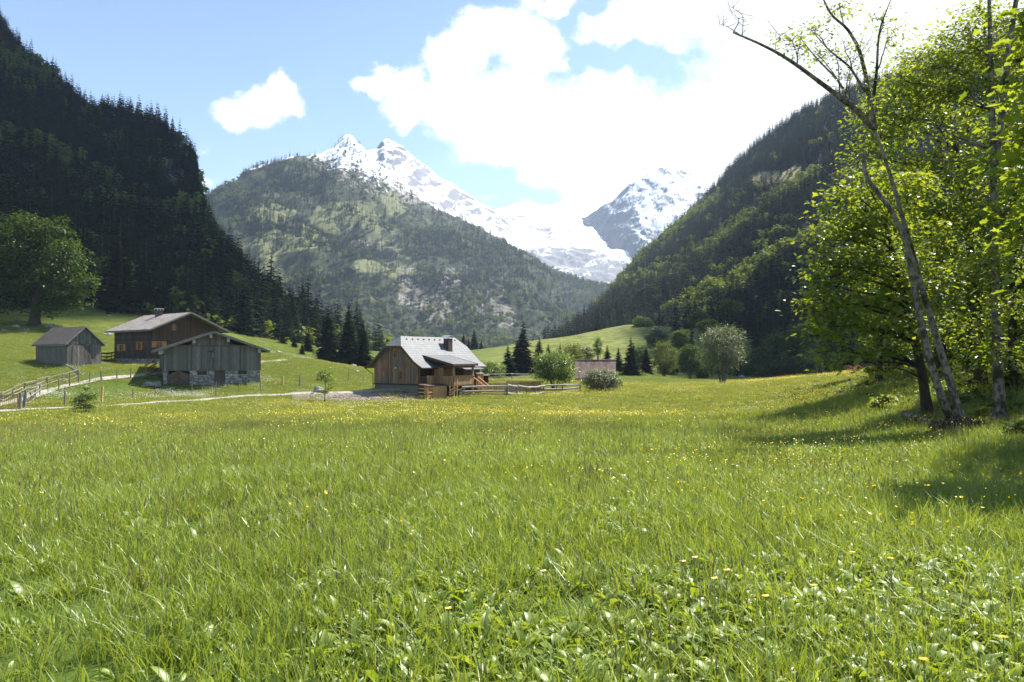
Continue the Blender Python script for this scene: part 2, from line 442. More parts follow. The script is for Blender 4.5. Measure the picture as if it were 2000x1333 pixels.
def ell(px, py, L):
    m = np.zeros(np.shape(px))
    for (a, b, rx, ry) in L: m = np.maximum(m, np.clip(1.6 - 1.6 * np.hypot((px - a) / rx, (py - b) / ry) ** 2, 0, 1))
    return m

def mountmat(name, forest, grass, rock, snowc=(.82, .84, .87, 1), streak=False):
    m, t, out = newmat(name)
    p = t.pos()
    if streak: p = t.vmul(p, (1, 1, .38))
    n1 = t.noise(p, .02, 6, .65); n2 = t.noise(p, .11, 5, .7); n3 = t.noise(p, .006, 4)
    c = t.mix(t.rng(n2, .35, .7), forest, tuple(x * 1.7 for x in forest))
    gm = t.rng(t.math('ADD', t.attr('grass'), t.math('MULTIPLY', t.math('SUBTRACT', n1, .5), 1.2)), .35, .65)
    g2 = t.mix(t.rng(n2, .3, .7), grass, (grass[0] * 1.3, grass[1] * 1.1, grass[2] * 1.5, 1))
    c = t.mix(gm, c, g2)
    rm = t.rng(t.math('ADD', t.attr('rock'), t.math('MULTIPLY', t.math('SUBTRACT', n2, .5), 1.6)), .42, .62)
    r2 = t.mix(t.rng(n1, .3, .7), rock, tuple(x * .45 for x in rock))
    c = t.mix(rm, c, r2)
    sm = t.rng(t.math('ADD', t.attr('snow'), t.math('MULTIPLY', t.math('SUBTRACT', t.math('ADD', t.math('MULTIPLY', n2, .5), t.math('MULTIPLY', n1, .5)), .5), 1.9)), .42, .56)
    c = t.mix(sm, c, snowc)
    principled(t, out, c, .9, .15, n2, .5, 2.0)
    return m
M_MID = mountmat('mid_mountain', (.022, .028, .013), (.105, .122, .044, 1), (.25, .225, .195))
M_HILLD = mountmat('forest_hill', (.010, .013, .007), (.03, .045, .012, 1), (.13, .12, .11))
M_HILLR = mountmat('forest_slope', (.012, .015, .007), (.19, .19, .065, 1), (.36, .28, .2))
M_SNOWM = mountmat('snow_mountain', (.18, .18, .20), (.20, .20, .21, 1), (.23, .23, .245), streak=True)

def slope_of(G):
    du = np.gradient(G, axis=1); dv = np.gradient(G, axis=0)
    n = np.cross(du, dv); n /= np.linalg.norm(n, axis=-1)[..., None] + 1e-9
    return np.abs(n[..., 2])
def mountain(name, label, profiles, nu, nv, amp, freq, seed, mat, maskf, **kw):
    W, G, N = loft(profiles, nu, nv, amp, freq, seed, **kw)
    px, py, dp = proj(G)
    sl = slope_of(G)
    NN = np.concatenate([N, N[-1:], N[-1:]])
    att = {k: np.clip(v, 0, 1).ravel() for k, v in maskf(px, py, G, sl, NN).items()}
    o = obj(name, np_mesh(name, G.reshape(-1, 3), [grid_faces(G.shape[1], G.shape[0])], [mat], smooth=True, vattr=att))
    tag(o, label, kind='structure')
    return W, att
ZERO = lambda px: np.zeros(px.shape)

LEFT_P = [[(-500,640,140),(-450,200,330),(-380,-350,520)], [(-200,640,140),(-150,300,300),(-120,-150,520)], [(0,640,138),(5,350,300),(18,80,500)],
          [(190,628,143),(170,430,300),(150,196,480)], [(300,650,146),(290,480,290),(278,252,460)], [(400,672,152),(374,500,280),(364,306,440)],
          [(480,697,160),(440,570,270),(388,412,420)], [(550,712,168),(500,620,260),(440,515,390)], [(600,720,180),(560,668,240),(520,610,330)],
          [(680,725,210),(640,708,245),(600,684,290)], [(760,728,240),(720,718,280),(680,710,320)]]
WL, AL = mountain('forested_hill', 'steep dark forested hillside rising behind the old farm', LEFT_P, 130, 90, 9, .02, 1, M_HILLD,
    lambda px, py, G, sl, N: {'snow': ZERO(px), 'grass': .15 + .3 * N, 'rock': ell(px, py, [(330,330,45,60),(350,450,40,40)]) * .75})
RIGHT_P = [[(1030,705,370),(1090,684,500),(1130,655,760)], [(1110,700,320),(1160,648,450),(1185,596,800)], [(1200,690,280),(1240,602,480),(1260,508,850)],
           [(1280,705,255),(1330,562,480),(1380,388,880)], [(1370,722,220),(1440,522,450),(1500,275,880)], [(1480,742,180),(1560,482,420),(1610,205,870)],
           [(1620,750,163),(1700,452,400),(1760,145,850)], [(1760,750,157),(1860,432,390),(1930,85,820)], [(1950,748,152),(2060,420,380),(2150,0,800)], [(2300,745,145),(2400,400,350),(2500,-100,700)]]
BANDS = [[(1170,600),(1231,535),(1310,470),(1400,398)], [(1210,570),(1325,540),(1419,472),(1486,412),(1591,345)], [(1310,640),(1332,622),(1430,576),(1512,523),(1561,500),(1640,470)]]
def bandw(px, py):
    d = np.minimum(np.minimum(seg_dist(px, py, BANDS[0]) / 9, seg_dist(px, py, BANDS[1]) / 11), seg_dist(px, py, BANDS[2]) / 13)
    return np.clip(1.5 - d, 0, 1)
CLEAR = [(1510,349,62,17),(1470,362,30,12),(1570,335,40,12)]
WR, AR = mountain('forested_slope', 'long forested mountainside on the sunny side with pale green strips', RIGHT_P, 190, 130, 10, .012, 2, M_HILLR,
    lambda px, py, G, sl, N: {'snow': ZERO(px), 'grass': np.maximum(ell(px, py, CLEAR), .5 * bandw(px, py)), 'rock': .5 * ell(px, py, [(1500,345,60,8)])})
MID_P = [[(330,712,900),(330,560,1150),(340,428,1500)], [(420,712,880),(420,530,1200),(440,358,1600)], [(500,713,860),(510,500,1250),(545,308,1750)],
         [(590,713,850),(605,480,1300),(640,291,1850)], [(650,713,850),(660,470,1350),(684,261,1900)], [(700,713,850),(715,470,1350),(735,312,1800)],
         [(770,713,860),(785,500,1300),(830,394,1750)], [(850,713,880),(870,530,1250),(905,432,1700)], [(930,713,900),(950,560,1250),(985,472,1650)],
         [(1010,713,930),(1030,600,1200),(1062,522,1550)], [(1070,713,980),(1085,640,1150),(1100,588,1400)], [(1130,714,1050),(1140,670,1200),(1150,648,1350)]]
OPEN = [(530,418,55,20),(490,505,50,45),(575,468,70,22),(520,480,60,20),(690,420,90,30),(760,470,50,30),(640,440,60,20),(770,395,30,30),(780,520,40,25),(545,560,20,40),(720,520,40,14)]
TALUS = [(800,560,38,60),(850,600,50,40),(960,575,42,42),(985,620,30,35),(880,545,30,30),(700,480,40,16),(790,345,40,35),(810,380,30,20),(930,600,60,20)]
def mid_mask(px, py, G, sl, N):
    snowline = np.interp(px, [550,600,660,700,740,780,830,960], [278,312,348,366,380,392,398,440])
    s = sstep(55, -60, py - snowline) * sstep(530, 620, px) * (.66 + .25 * sstep(1700, 1850, G[..., 1]))
    s = np.maximum(s * .85, sstep(6, -8, py - (275 + np.abs(px - 684) * .30)) * .9)
    return {'snow': s, 'grass': ell(px, py, OPEN) * (.40 + .8 * np.clip(N + .3, 0, 1)) + .34, 'rock': ell(px, py, TALUS) * .52 + .5 * sstep(60, -20, py - snowline) * (px > 560)}
WM, AM = mountain('forested_mountain', 'broad forested mountain with a snow dusted summit', MID_P, 300, 190, 42, .0055, 3, M_MID, mid_mask)
SPUR_P = [[(1020,650,1500),(1020,565,1700),(1030,502,1950)], [(1080,650,1500),(1085,585,1700),(1095,530,1900)], [(1130,650,1500),(1140,595,1650),(1165,552,1800)], [(1200,655,1500),(1210,605,1600),(1250,568,1700)]]
WS, AS = mountain('wooded_spur', 'wooded spur closing the valley below the snowfield', SPUR_P, 70, 50, 14, .008, 4, M_MID,
    lambda px, py, G, sl, N: {'snow': ZERO(px), 'grass': .25 + .3 * N, 'rock': .15 + ZERO(px)})
def snow_mask(lo=.62, base=.95):
    return lambda px, py, G, sl, N: {'snow': base - .75 * sstep(lo, lo - .4, sl), 'grass': ZERO(px), 'rock': .5 + ZERO(px)}
RIDGE_P = [[(630,450,2100),(640,380,2250),(650,330,2500)], [(690,450,2100),(690,370,2250),(700,300,2500)], [(735,460,2100),(735,380,2300),(732,288,2550)], [(755,465,2100),(757,380,2300),(757,271,2580)],
           [(800,470,2100),(800,390,2300),(797,298,2580)], [(840,480,2100),(840,400,2350),(832,326,2600)], [(875,495,2150),(875,420,2350),(872,354,2620)], [(915,510,2150),(912,440,2400),(905,372,2650)],
           [(945,520,2200),(945,460,2400),(938,396,2680)], [(980,540,2200),(975,480,2400),(968,416,2700)], [(1020,550,2200),(1015,500,2400),(1005,446,2720)]]
mountain('snow_ridge', 'sharp snow covered ridge behind the forested mountain', RIDGE_P, 200, 90, 26, .0055, 5, M_SNOWM, snow_mask(.86, .80), ridged=True, top_damp=.6)
CIRQ_P = [[(900,580,2050),(905,500,2500),(930,424,3100)], [(960,585,2050),(965,500,2500),(985,404,3150)], [(1010,585,2050),(1012,500,2500),(1022,397,3180)], [(1060,585,2050),(1060,495,2500),(1060,404,3180)],
          [(1110,590,2050),(1110,490,2500),(1112,391,3180)], [(1160,590,2050),(1160,490,2500),(1160,397,3180)], [(1230,590,2050),(1230,490,2500),(1240,395,3180)], [(1300,590,2050),(1300,490,2500),(1320,400,3180)]]
mountain('snowfield', 'bright snowfield at the head of the valley', CIRQ_P, 200, 120, 20, .007, 6, M_SNOWM,
    lambda px, py, G, sl, N: {'snow': .74 - .38 * sstep(450, 540, py) - .22 * ell(px, py, [(1040,448,50,12),(1090,460,40,14),(1130,500,60,20),(1060,500,60,22),(1000,430,40,12)]) + .3 * N - .4 * sstep(.6, .25, sl), 'grass': ZERO(px), 'rock': .5 + ZERO(px)}, ridged=True, top_damp=.4)
PEAK_P = [[(1110,600,2600),(1105,520,2800),(1100,440,3000)], [(1172,588,2500),(1168,490,2620),(1162,414,2850)], [(1226,580,2330),(1226,462,2520),(1232,361,2770)], [(1260,580,2250),(1265,450,2500),(1288,330,2800)], [(1300,580,2250),(1308,440,2500),(1314,316,2850)],
          [(1350,580,2250),(1352,440,2500),(1342,337,2850)], [(1410,580,2250),(1405,450,2500),(1372,352,2800)], [(1500,580,2250),(1480,480,2500),(1440,410,2700)]]
mountain('snow_peak', 'pointed rocky peak streaked with snow', PEAK_P, 200, 140, 22, .009, 7, M_SNOWM,
    lambda px, py, G, sl, N: {'snow': .56 - .22 * sstep(430, 530, py) - .3 * sstep(.65, .3, sl) - .25 * sstep(1260, 1190, px) * sstep(380, 440, py), 'grass': ZERO(px), 'rock': .5 + ZERO(px)}, ridged=True, top_damp=.7)

# ------------------------------------------------------------------ light: sun, sky with clouds, air
AZ, EL = math.radians(48), math.radians(54)
SUN = Vector((math.sin(AZ) * math.cos(EL), math.cos(AZ) * math.cos(EL), math.sin(EL)))
sl_ = bpy.data.lights.new('sun', 'SUN'); sl_.energy = 4.7; sl_.angle = math.radians(.53); sl_.color = (1, .955, .88)
so = bpy.data.objects.new('sun', sl_); COL.objects.link(so); so.rotation_euler = SUN.to_track_quat('Z', 'Y').to_euler(); so.location = (60, 60, 120)

w = bpy.data.worlds.new('World'); sc.world = w; w.use_nodes = True
w.node_tree.nodes.clear(); T = NT(w.node_tree)
wout = T.n('ShaderNodeOutputWorld')
sky = T.n('ShaderNodeTexSky', sky_type='NISHITA', sun_disc=False, sun_elevation=EL, sun_rotation=AZ, altitude=1100, air_density=1.0, dust_density=.6, ozone_density=1.0)
bg1 = T.n('ShaderNodeBackground', i_Strength=.085); T.nt.links.new(sky.outputs[0], bg1.inputs[0])
dirv = T.n('ShaderNodeTexCoord').outputs['Generated']
sp = T.n('ShaderNodeSeparateXYZ'); T.put(sp.inputs[0], dirv)
yy = T.math('MAXIMUM', sp.outputs[1], .05)
uu = T.math('DIVIDE', sp.outputs[0], yy); vv = T.math('DIVIDE', sp.outputs[2], yy)
uv = T.n('ShaderNodeCombineXYZ', i_0=uu, i_1=vv).outputs[0]
def warp(vec, scale, amt, det):
    nz = T.noise(vec, scale, det, .6, out=1)
    a = T.n('ShaderNodeVectorMath', operation='SUBTRACT'); T.put(a.inputs[0], nz); a.inputs[1].default_value = (.5, .5, .5)
    b = T.n('ShaderNodeVectorMath', operation='SCALE'); T.put(b.inputs[0], a.outputs[0]); b.inputs['Scale'].default_value = amt
    d = T.n('ShaderNodeVectorMath', operation='ADD'); T.put(d.inputs[0], vec); T.put(d.inputs[1], b.outputs[0])
    return d.outputs[0]
uvw = warp(warp(uv, 11, .055, 4), 36, .034, 8)
BL = [(500,205,74,44),(542,172,40,40),(455,217,36,22),(563,205,28,30),(770,150,52,32),(725,165,40,26),(890,105,72,66),(960,58,72,48),(1030,88,72,70),(1087,92,30,46),(820,205,70,42),(890,200,110,62),
      (980,220,150,80),(1100,255,150,95),(1188,190,72,62),(1228,150,26,32),(1255,290,175,125),(1385,235,120,100),(1520,250,210,170),(1780,120,420,230),(1160,360,70,60),(1260,400,165,110),(1420,380,200,120),
      (1075,-2,62,22),(1210,45,56,40),(1295,25,110,56),(1405,15,100,42),(1560,10,150,80),(1150,48,34,24),(402,356,24,14),(1050,398,60,10),(940,395,30,8),(975,300,90,26),(1060,340,60,25),(398,290,9,6)]
acc = None
for (bx, by, rx, ry) in BL:
    a = T.n('ShaderNodeVectorMath', operation='SUBTRACT'); T.put(a.inputs[0], uvw); a.inputs[1].default_value = ((bx - CX) / F, (HZ - by) / F, 0)
    b = T.n('ShaderNodeVectorMath', operation='MULTIPLY'); T.put(b.inputs[0], a.outputs[0]); b.inputs[1].default_value = (F / rx, F / ry, 0)
    l = T.n('ShaderNodeVectorMath', operation='LENGTH'); T.put(l.inputs[0], b.outputs[0])
    s = T.math('MULTIPLY', T.math('SUBTRACT', 1.15, l.outputs['Value']), min(rx, ry) / 40 if min(rx, ry) < 40 else 1.0)
    acc = s if acc is None else T.math('SMOOTH_MAX', acc, s, .1)
edge = T.math('ADD', acc, T.math('MULTIPLY', T.math('SUBTRACT', T.noise(uv, 30, 9, .72), .5), .95))
mask = T.math('MULTIPLY', T.rng(edge, -.03, .42), T.math('GREATER_THAN', sp.outputs[1], .05))
shade = T.rng(T.noise(uvw, 9, 5, .6), .3, .7, .88, 1.12)
bg2 = T.n('ShaderNodeBackground', i_Color=(.97, .985, 1.0, 1)); T.put(bg2.inputs[1], T.math('MULTIPLY', shade, .52))
ms = T.n('ShaderNodeMixShader', i_0=mask); T.nt.links.new(bg1.outputs[0], ms.inputs[1]); T.nt.links.new(bg2.outputs[0], ms.inputs[2])
T.nt.links.new(ms.outputs[0], wout.inputs[0])

HZT = 960.0
mv, t_, out = newmat('air')
pv = t_.n('ShaderNodeVolumePrincipled', i_Color=(.66, .82, 1, 1), i_Density=HAZE if 'HAZE' in globals() else 1.15e-4, i_Anisotropy=0.0)
t_.nt.links.new(pv.outputs[0], out.inputs['Volume'])
b = MB(); b.box((-4600, -70, -40), (4600, 5300, HZT))
hz = b.build('haze', mv); tag(hz, 'thin blue air filling the valley', kind='stuff')

# a cloud drifting between the sun and the left hillside, high above and out of the picture
def cloud(name, label, blobs, zc, mat, zr=60):
    V, Fc, n = [], [], 0
    import bmesh
    bm = bmesh.new()
    for (x, y, r, rz_) in blobs:
        k = (zc - zr) / math.tan(EL); cx, cy = x + math.sin(AZ) * k, y + math.cos(AZ) * k
        res = bmesh.ops.create_icosphere(bm, subdivisions=4, radius=1.0)
        for vv_ in res['verts']:
            q = vv_.co.copy(); nn = 1 + .16 * noise.fractal(q * 2.2 + Vector((x, y, 0)) * .01, .9, 2, 4)
            vv_.co = Vector((cx + q.x * r * nn, cy + q.y * r * nn, zc + q.z * rz_ * nn + (rz_ * .5 if q.z < -.4 else 0) * .4))
    me = bpy.data.meshes.new(name); bm.to_mesh(me); bm.free(); me.materials.append(mat)
    for p_ in me.polygons: p_.use_smooth = True
    o = obj(name, me); return tag(o, label, 'cloud', kind='stuff')
M_CLOUD = plain('cloud_white', (.9, .9, .9), 1, 0, 0, .02)
cloud('cloud', 'white cumulus cloud hanging high over the shaded hillside',
      [(-70, 172, 32, 26), (-140, 195, 70, 40), (-100, 240, 70, 40), (-230, 250, 130, 60), (-180, 360, 110, 60), (-140, 330, 60, 40), (-105, 285, 40, 40), (-320, 420, 180, 80), (-260, 520, 130, 60), (-450, 300, 200, 80), (-300, 190, 110, 60), (-500, 560, 170, 80)], HZT + 130, M_CLOUD)

cloud('cloud', 'white cumulus cloud hanging high over the foot of the sunny mountainside', [(56,168,16,18),(70,182,22,20),(62,205,24,20),(84,212,34,24),(70,240,30,24),(100,250,44,30),(105,200,30,24),(125,280,40,30),(95,290,36,26)], HZT + 110, M_CLOUD, 8)
# ------------------------------------------------------------------ camera and colour
cam = bpy.data.cameras.new('camera'); cam.sensor_width = 36; cam.lens = 36 * F / 2000; cam.clip_start = .1; cam.clip_end = 20000
co = bpy.data.objects.new('camera', cam); COL.objects.link(co); co.location = (0, 0, CAMZ); co.rotation_euler = (math.pi / 2 + PIT, 0, 0)
sc.camera = co
sc.view_settings.view_transform = 'Standard'; sc.view_settings.look = 'None'; sc.view_settings.gamma = 1.0; sc.view_settings.exposure = 1.5
sc.view_settings.use_curve_mapping = False
cy = sc.cycles
cy.use_denoising = True; cy.denoiser = 'OPENIMAGEDENOISE'; cy.denoising_prefilter = 'ACCURATE'
cy.use_adaptive_sampling = True; cy.adaptive_threshold = .015
cy.max_bounces = 6; cy.diffuse_bounces = 2; cy.glossy_bounces = 2; cy.transmission_bounces = 4; cy.volume_bounces = 0; cy.transparent_max_bounces = 4
cy.caustics_reflective = False; cy.caustics_refractive = False
cy.sample_clamp_indirect = 6
# ------------------------------------------------------------------ where the buildings stand: (corner x, y), turn, footprint
def anchor(px, d, deg):
    p = P(px, HZ, d); return (float(p[0]), float(p[1])), math.radians(deg)
def zat(py, d): return CAMZ - (py - HZ) * d / F
B_BARN, A_BARN = anchor(320, 78, 27)
B_LOG, A_LOG = anchor(298, 92, 50)
B_SHED, A_SHED = anchor(131, 84, 57)
B_CHAL, A_CHAL = anchor(817, 78, 58)
B_RED, A_RED = anchor(1121, 115, -8)
FOOT = [(B_BARN, A_BARN, (-.1, 9.5, -.1, 8)), (B_LOG, A_LOG, (-.2, 8.5, -.2, 10.8)), (B_SHED, A_SHED, (-.1, 3.8, -.1, 6.9)), (B_CHAL, A_CHAL, (-.4, 11.2, -3.0, 6)), (B_RED, A_RED, (-.2, 6.4, -.2, 5))]
# ------------------------------------------------------------------ plants: meshes shared by many copies
def hidden(name, me):   # a source for stuff scatter: in bpy.data only, never linked to the scene
    return bpy.data.objects.new(name, me)

def conifer_arrays(tiers, per, rad, seed, droop=.28, spray=0, base=.06, lean=.9):
    """unit-height conifer: branches as drooping blades on a straight stem"""
    r = np.random.default_rng(seed); V, Fq, tn = [], [], []; n = 0
    for k in range(tiers):
        h = base + (1 - base) * (k / tiers) ** .93
        R0 = rad * (1 - h) ** lean * (1.05 + .0 * k) + .006
        m = max(4, int(per * (.55 + .45 * (1 - h)))); a0 = r.random() * 6.28
        for j in range(m):
            a = a0 + 6.283 * j / m + r.normal(0, .18); R = R0 * r.uniform(.62, 1.18)
            d = np.array((math.cos(a), math.sin(a), 0)); s = np.array((-d[1], d[0], 0))
            hh = h + r.normal(0, .012); w = R * r.uniform(.22, .36) + .004
            dr = droop * R * r.uniform(.6, 1.4)
            p0 = np.array((0, 0, hh)); p1 = d * R * .5 + np.array((0, 0, hh - dr * .35)); p2 = d * R + np.array((0, 0, hh - dr + .1 * R))
            sag = np.array((0, 0, -w * .55))
            V += [p0, p1 + s * w + sag, p2, p1 - s * w + sag, p1 + np.array((0, 0, w * .12))]
            Fq += [(n, n + 1, n + 2, n + 4), (n, n + 4, n + 2, n + 3)]; tn += [r.random()] * 2; n += 5
            for q in range(spray):
                f = r.uniform(.25, .95); c = p0 + (p2 - p0) * f + np.array((0, 0, -.02 * R)); sg = r.choice((-1, 1))
                L = w * r.uniform(.8, 1.7); t = c + (s * sg * .8 + d * .7) * L + np.array((0, 0, -.4 * L)); e = (d * .35 - s * sg * .25) * L * .7
                V += [c, c + e * .6 + (t - c) * .5, t, c - e * .5 + (t - c) * .45]; Fq += [(n, n + 1, n + 2, n + 3)]; tn += [r.random()]; n += 4
    return np.array(V), np.array(Fq), np.array(tn)
def conifer_mesh(name, mat, *a, trunk=True, **k):
    V, Fq, tn = conifer_arrays(*a, **k)
    return np_mesh(name, V, [Fq], [mat], tn)
def trunk_mesh(name, r0, h, mat, n=6):
    b = MB(); b.tube([(0, 0, -.02), (0, 0, h * .3), (0, 0, h * .7), (0, 0, h)], [r0 * 1.25, r0, r0 * .6, r0 * .15], n); return b.mesh(name, [mat], True)

LEAF_T = {
 'maple': (np.array([(0,0,0),(.30,-.10,.05),(.26,.16,.02),(.56,.36,.07),(.29,.46,.02),(.26,.70,.04),(0,1,-.04),(-.30,-.10,.05),(-.26,.16,.02),(-.56,.36,.07),(-.29,.46,.02),(-.26,.70,.04)]),
           [np.array([(0,1,2,3,4,5,6)]), np.array([(0,6,11,10,9,8,7)])]),
 'ovate': (np.array([(0,0,0),(.22,.25,.06),(.2,.62,.05),(0,1,-.05),(-.2,.62,.05),(-.22,.25,.06)]), [np.array([(0,1,2,3),(0,3,4,5)])]),
 'clump': (np.array([(0,0,0),(.42,.2,.1),(.36,.72,.02),(0,1,-.12),(-.36,.75,.05),(-.45,.3,.08)]), [np.array([(0,1,2,3),(0,3,4,5)])]),
 'narrow': (np.array([(0,0,0),(.13,.35,.04),(0,1,-.08),(-.13,.35,.04)]), [np.array([(0,1,2,3)])]),
}
def leaves(pos, nrm, dirn, size, kind):
    T, FL = LEAF_T[kind]; N = len(pos); k = len(T)
    nrm = nrm / (np.linalg.norm(nrm, axis=1)[:, None] + 1e-9)
    y = dirn - nrm * (dirn * nrm).sum(1)[:, None]; y /= np.linalg.norm(y, axis=1)[:, None] + 1e-9
    x = np.cross(y, nrm)
    s = size[:, None, None]
    V = pos[:, None] + s * (T[None, :, 0, None] * x[:, None] + T[None, :, 1, None] * y[:, None] + T[None, :, 2, None] * nrm[:, None])
    fs = []
    for f in FL: fs.append((np.arange(N)[:, None, None] * k + f[None]).reshape(-1, f.shape[1]))
    return V.reshape(-1, 3), fs
def leaf_mesh(name, pos, nrm, dirn, size, kind, mat, r):
    V, fs = leaves(pos, nrm, dirn, size, kind)
    per = sum(len(f) for f in LEAF_T[kind][1]); tn = r.random(len(pos))
    if len(fs) > 1: tint = np.concatenate([tn] * len(fs))
    else: tint = np.repeat(tn, per)
    return np_mesh(name, V, fs, [mat], tint)

def ball_tree_mesh(name, mat, n, seed, leaf=.10, squash=.62, lobes=14, kind='clump', low=.16):
    """unit-height broadleaf crown: leaf clumps on uneven lobes"""
    r = np.random.default_rng(seed); P_, N_ = [], []
    c = np.stack([r.normal(0, .15, lobes), r.normal(0, .15, lobes), r.uniform(low + .16, .84, lobes)], -1); rr = r.uniform(.09, .2, lobes)
    for i in range(n):
        k = r.integers(lobes); d = r.normal(size=3); d /= np.linalg.norm(d); P_.append(c[k] + d * rr[k] * r.uniform(.65, 1.12)); N_.append(d + np.array((0, 0, .5)) + r.normal(0, .35, 3))
    P_, N_ = np.array(P_), np.array(N_)
    D = np.cross(N_, r.normal(size=(n, 3))) + np.array((0, 0, -.3))
    return leaf_mesh(name, P_, N_, D, r.uniform(.6, 1.35, n) * leaf, kind, mat, r)

# ------------------------------------------------------------------ scatter (stuff only): points with kind, turn and scale -> one object
def scatter(name, label, pts, rotz, scl, kind, protos, tilt=None):
    N = len(pts); me = bpy.data.meshes.new(name); me.vertices.add(N); me.vertices.foreach_set('co', np.asarray(pts, np.float32).ravel())
    rot = np.zeros((N, 3), np.float32); rot[:, 2] = rotz
    if tilt is not None: rot[:, :2] = tilt
    s = np.asarray(scl, np.float32); s = np.repeat(s[:, None], 3, 1) if s.ndim == 1 else s
    a = me.attributes.new('turn', 'FLOAT_VECTOR', 'POINT'); a.data.foreach_set('vector', rot.ravel())
    a = me.attributes.new('size', 'FLOAT_VECTOR', 'POINT'); a.data.foreach_set('vector', s.ravel())
    a = me.attributes.new('sort', 'INT', 'POINT'); a.data.foreach_set('value', np.asarray(kind, np.int32))
    o = obj(name, me); tag(o, label, kind='stuff')
    g = bpy.data.node_groups.new(name, 'GeometryNodeTree')
    g.interface.new_socket('Geometry', in_out='INPUT', socket_type='NodeSocketGeometry'); g.interface.new_socket('Geometry', in_out='OUTPUT', socket_type='NodeSocketGeometry')
    gi = g.nodes.new('NodeGroupInput'); go = g.nodes.new('NodeGroupOutput'); jn = g.nodes.new('GeometryNodeJoinGeometry')
    def na(nm, dt):
        n = g.nodes.new('GeometryNodeInputNamedAttribute'); n.data_type = dt; n.inputs['Name'].default_value = nm; return n.outputs[0]
    tr, sz, so_ = na('turn', 'FLOAT_VECTOR'), na('size', 'FLOAT_VECTOR'), na('sort', 'INT')
    for k, p in enumerate(protos):
        oi = g.nodes.new('GeometryNodeObjectInfo'); oi.inputs['Object'].default_value = p
        cmp_ = g.nodes.new('FunctionNodeCompare'); cmp_.data_type = 'INT'; cmp_.operation = 'EQUAL'
        g.links.new(so_, cmp_.inputs[2]); cmp_.inputs[3].default_value = k
        ip = g.nodes.new('GeometryNodeInstanceOnPoints')
        g.links.new(gi.outputs[0], ip.inputs['Points']); g.links.new(cmp_.outputs[0], ip.inputs['Selection']); g.links.new(oi.outputs['Geometry'], ip.inputs['Instance'])
        g.links.new(tr, ip.inputs['Rotation']); g.links.new(sz, ip.inputs['Scale']); g.links.new(ip.outputs[0], jn.inputs[0])
    g.links.new(jn.outputs[0], go.inputs[0])
    m = o.modifiers.new('scatter', 'NODES'); m.node_group = g
    return o

# ------------------------------------------------------------------ forests on the mountains
FIR = [conifer_mesh('spruce_crown', M_SPRUCE, 20, 11, .17, s, spray=2) for s in (1, 2, 3)]
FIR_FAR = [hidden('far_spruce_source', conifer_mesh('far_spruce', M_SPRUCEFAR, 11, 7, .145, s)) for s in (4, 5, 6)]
FIR_NEAR = [hidden('spruce_source', conifer_mesh('spruce_mass', M_SPRUCE, 15, 9, .18, s, spray=1)) for s in (7, 8)]
FIR_SLOPE = [hidden('spruce_source', conifer_mesh('spruce_slope', M_SPRUCEMID, 14, 8, .155, s, spray=1)) for s in (17, 18)]
DEC_FAR = [hidden('broadleaf_source', ball_tree_mesh('far_broadleaf', M_DECID, 260, s, .11)) for s in (1, 2, 3)]
FIR_TRUNK = trunk_mesh('spruce_trunk', .018, .9, M_BARKDK)
def sample_loft(W, n, att=None, vmin=0.0):
    A = np.linalg.norm(np.cross(W[1:, :-1] - W[:-1, :-1], W[:-1, 1:] - W[:-1, :-1]), axis=-1); nv, nu = A.shape
    A[:int(vmin * nv)] = 0
    idx = rng.choice(A.size, n, p=(A / A.sum()).ravel()); j, i = idx // nu, idx % nu; a, b = rng.random(n), rng.random(n)
    g = lambda G: (G[j, i].T * (1 - a) * (1 - b)).T + (G[j, i + 1].T * a * (1 - b)).T + (G[j + 1, i].T * (1 - a) * b).T + (G[j + 1, i + 1].T * a * b).T
    return g(W)
def dn(p, s, seed=0): return np.array([noise.noise(Vector((q[0] * s + seed, q[1] * s, q[2] * s))) for q in p])

INDIV = []     # (height in photo, base point, height, type, where)
def forest(name, label, W, n, hlo, hhi, decf, keepf, near, where, indiv=0):
    p = sample_loft(W, n); px, py, dp = proj(p)
    keep = (px > -350) & (px < 2350) & (rng.random(n) < keepf(px, py, p)); p, px, py, dp = p[keep], px[keep], py[keep], dp[keep]
    n1 = dn(p, .02 if dp.mean() < 700 else .006, 3); n = len(p)
    dec = rng.random(n) < decf(px, py, n1)
    h = rng.uniform(hlo, hhi, n) * np.where(rng.random(n) < .35, rng.uniform(.5, .85, n), rng.uniform(.9, 1.15, n)) * (1 + .25 * dn(p, .013, 9)) * np.where(dec, .6, 1)
    big = h / dp * F
    ok = np.zeros(n, bool)
    if indiv:
        cand = np.where((px > 0) & (px < (1610 if where == 'slope' else 700)) & (py - big > -20))[0]
        sel = cand[np.argsort(-(big[cand] - .0 * dp[cand]))][:indiv]; ok[sel] = True
        for k in sel: INDIV.append((p[k], h[k], 'broadleaf' if dec[k] else 'spruce', where))
    r = ~ok; m = r.sum()
    kind = np.where(dec, 2 + rng.integers(0, 3, n), rng.integers(0, 2, n)) if near else np.where(dec, 3 + rng.integers(0, 3, n), rng.integers(0, 3, n))
    s = np.stack([h * rng.uniform(.8, 1.2, n), h * rng.uniform(.8, 1.2, n), h], -1); s[dec, :2] *= 1.05
    scatter(name, label, p[r] - np.array((0, 0, .3)), rng.random(m) * 6.28, s[r], kind[r], (FIR_FAR if not near else FIR_SLOPE if where == 'slope' else FIR_NEAR) + DEC_FAR, rng.normal(0, .03, (m, 2)))
    print(name, n, 'individual', ok.sum())
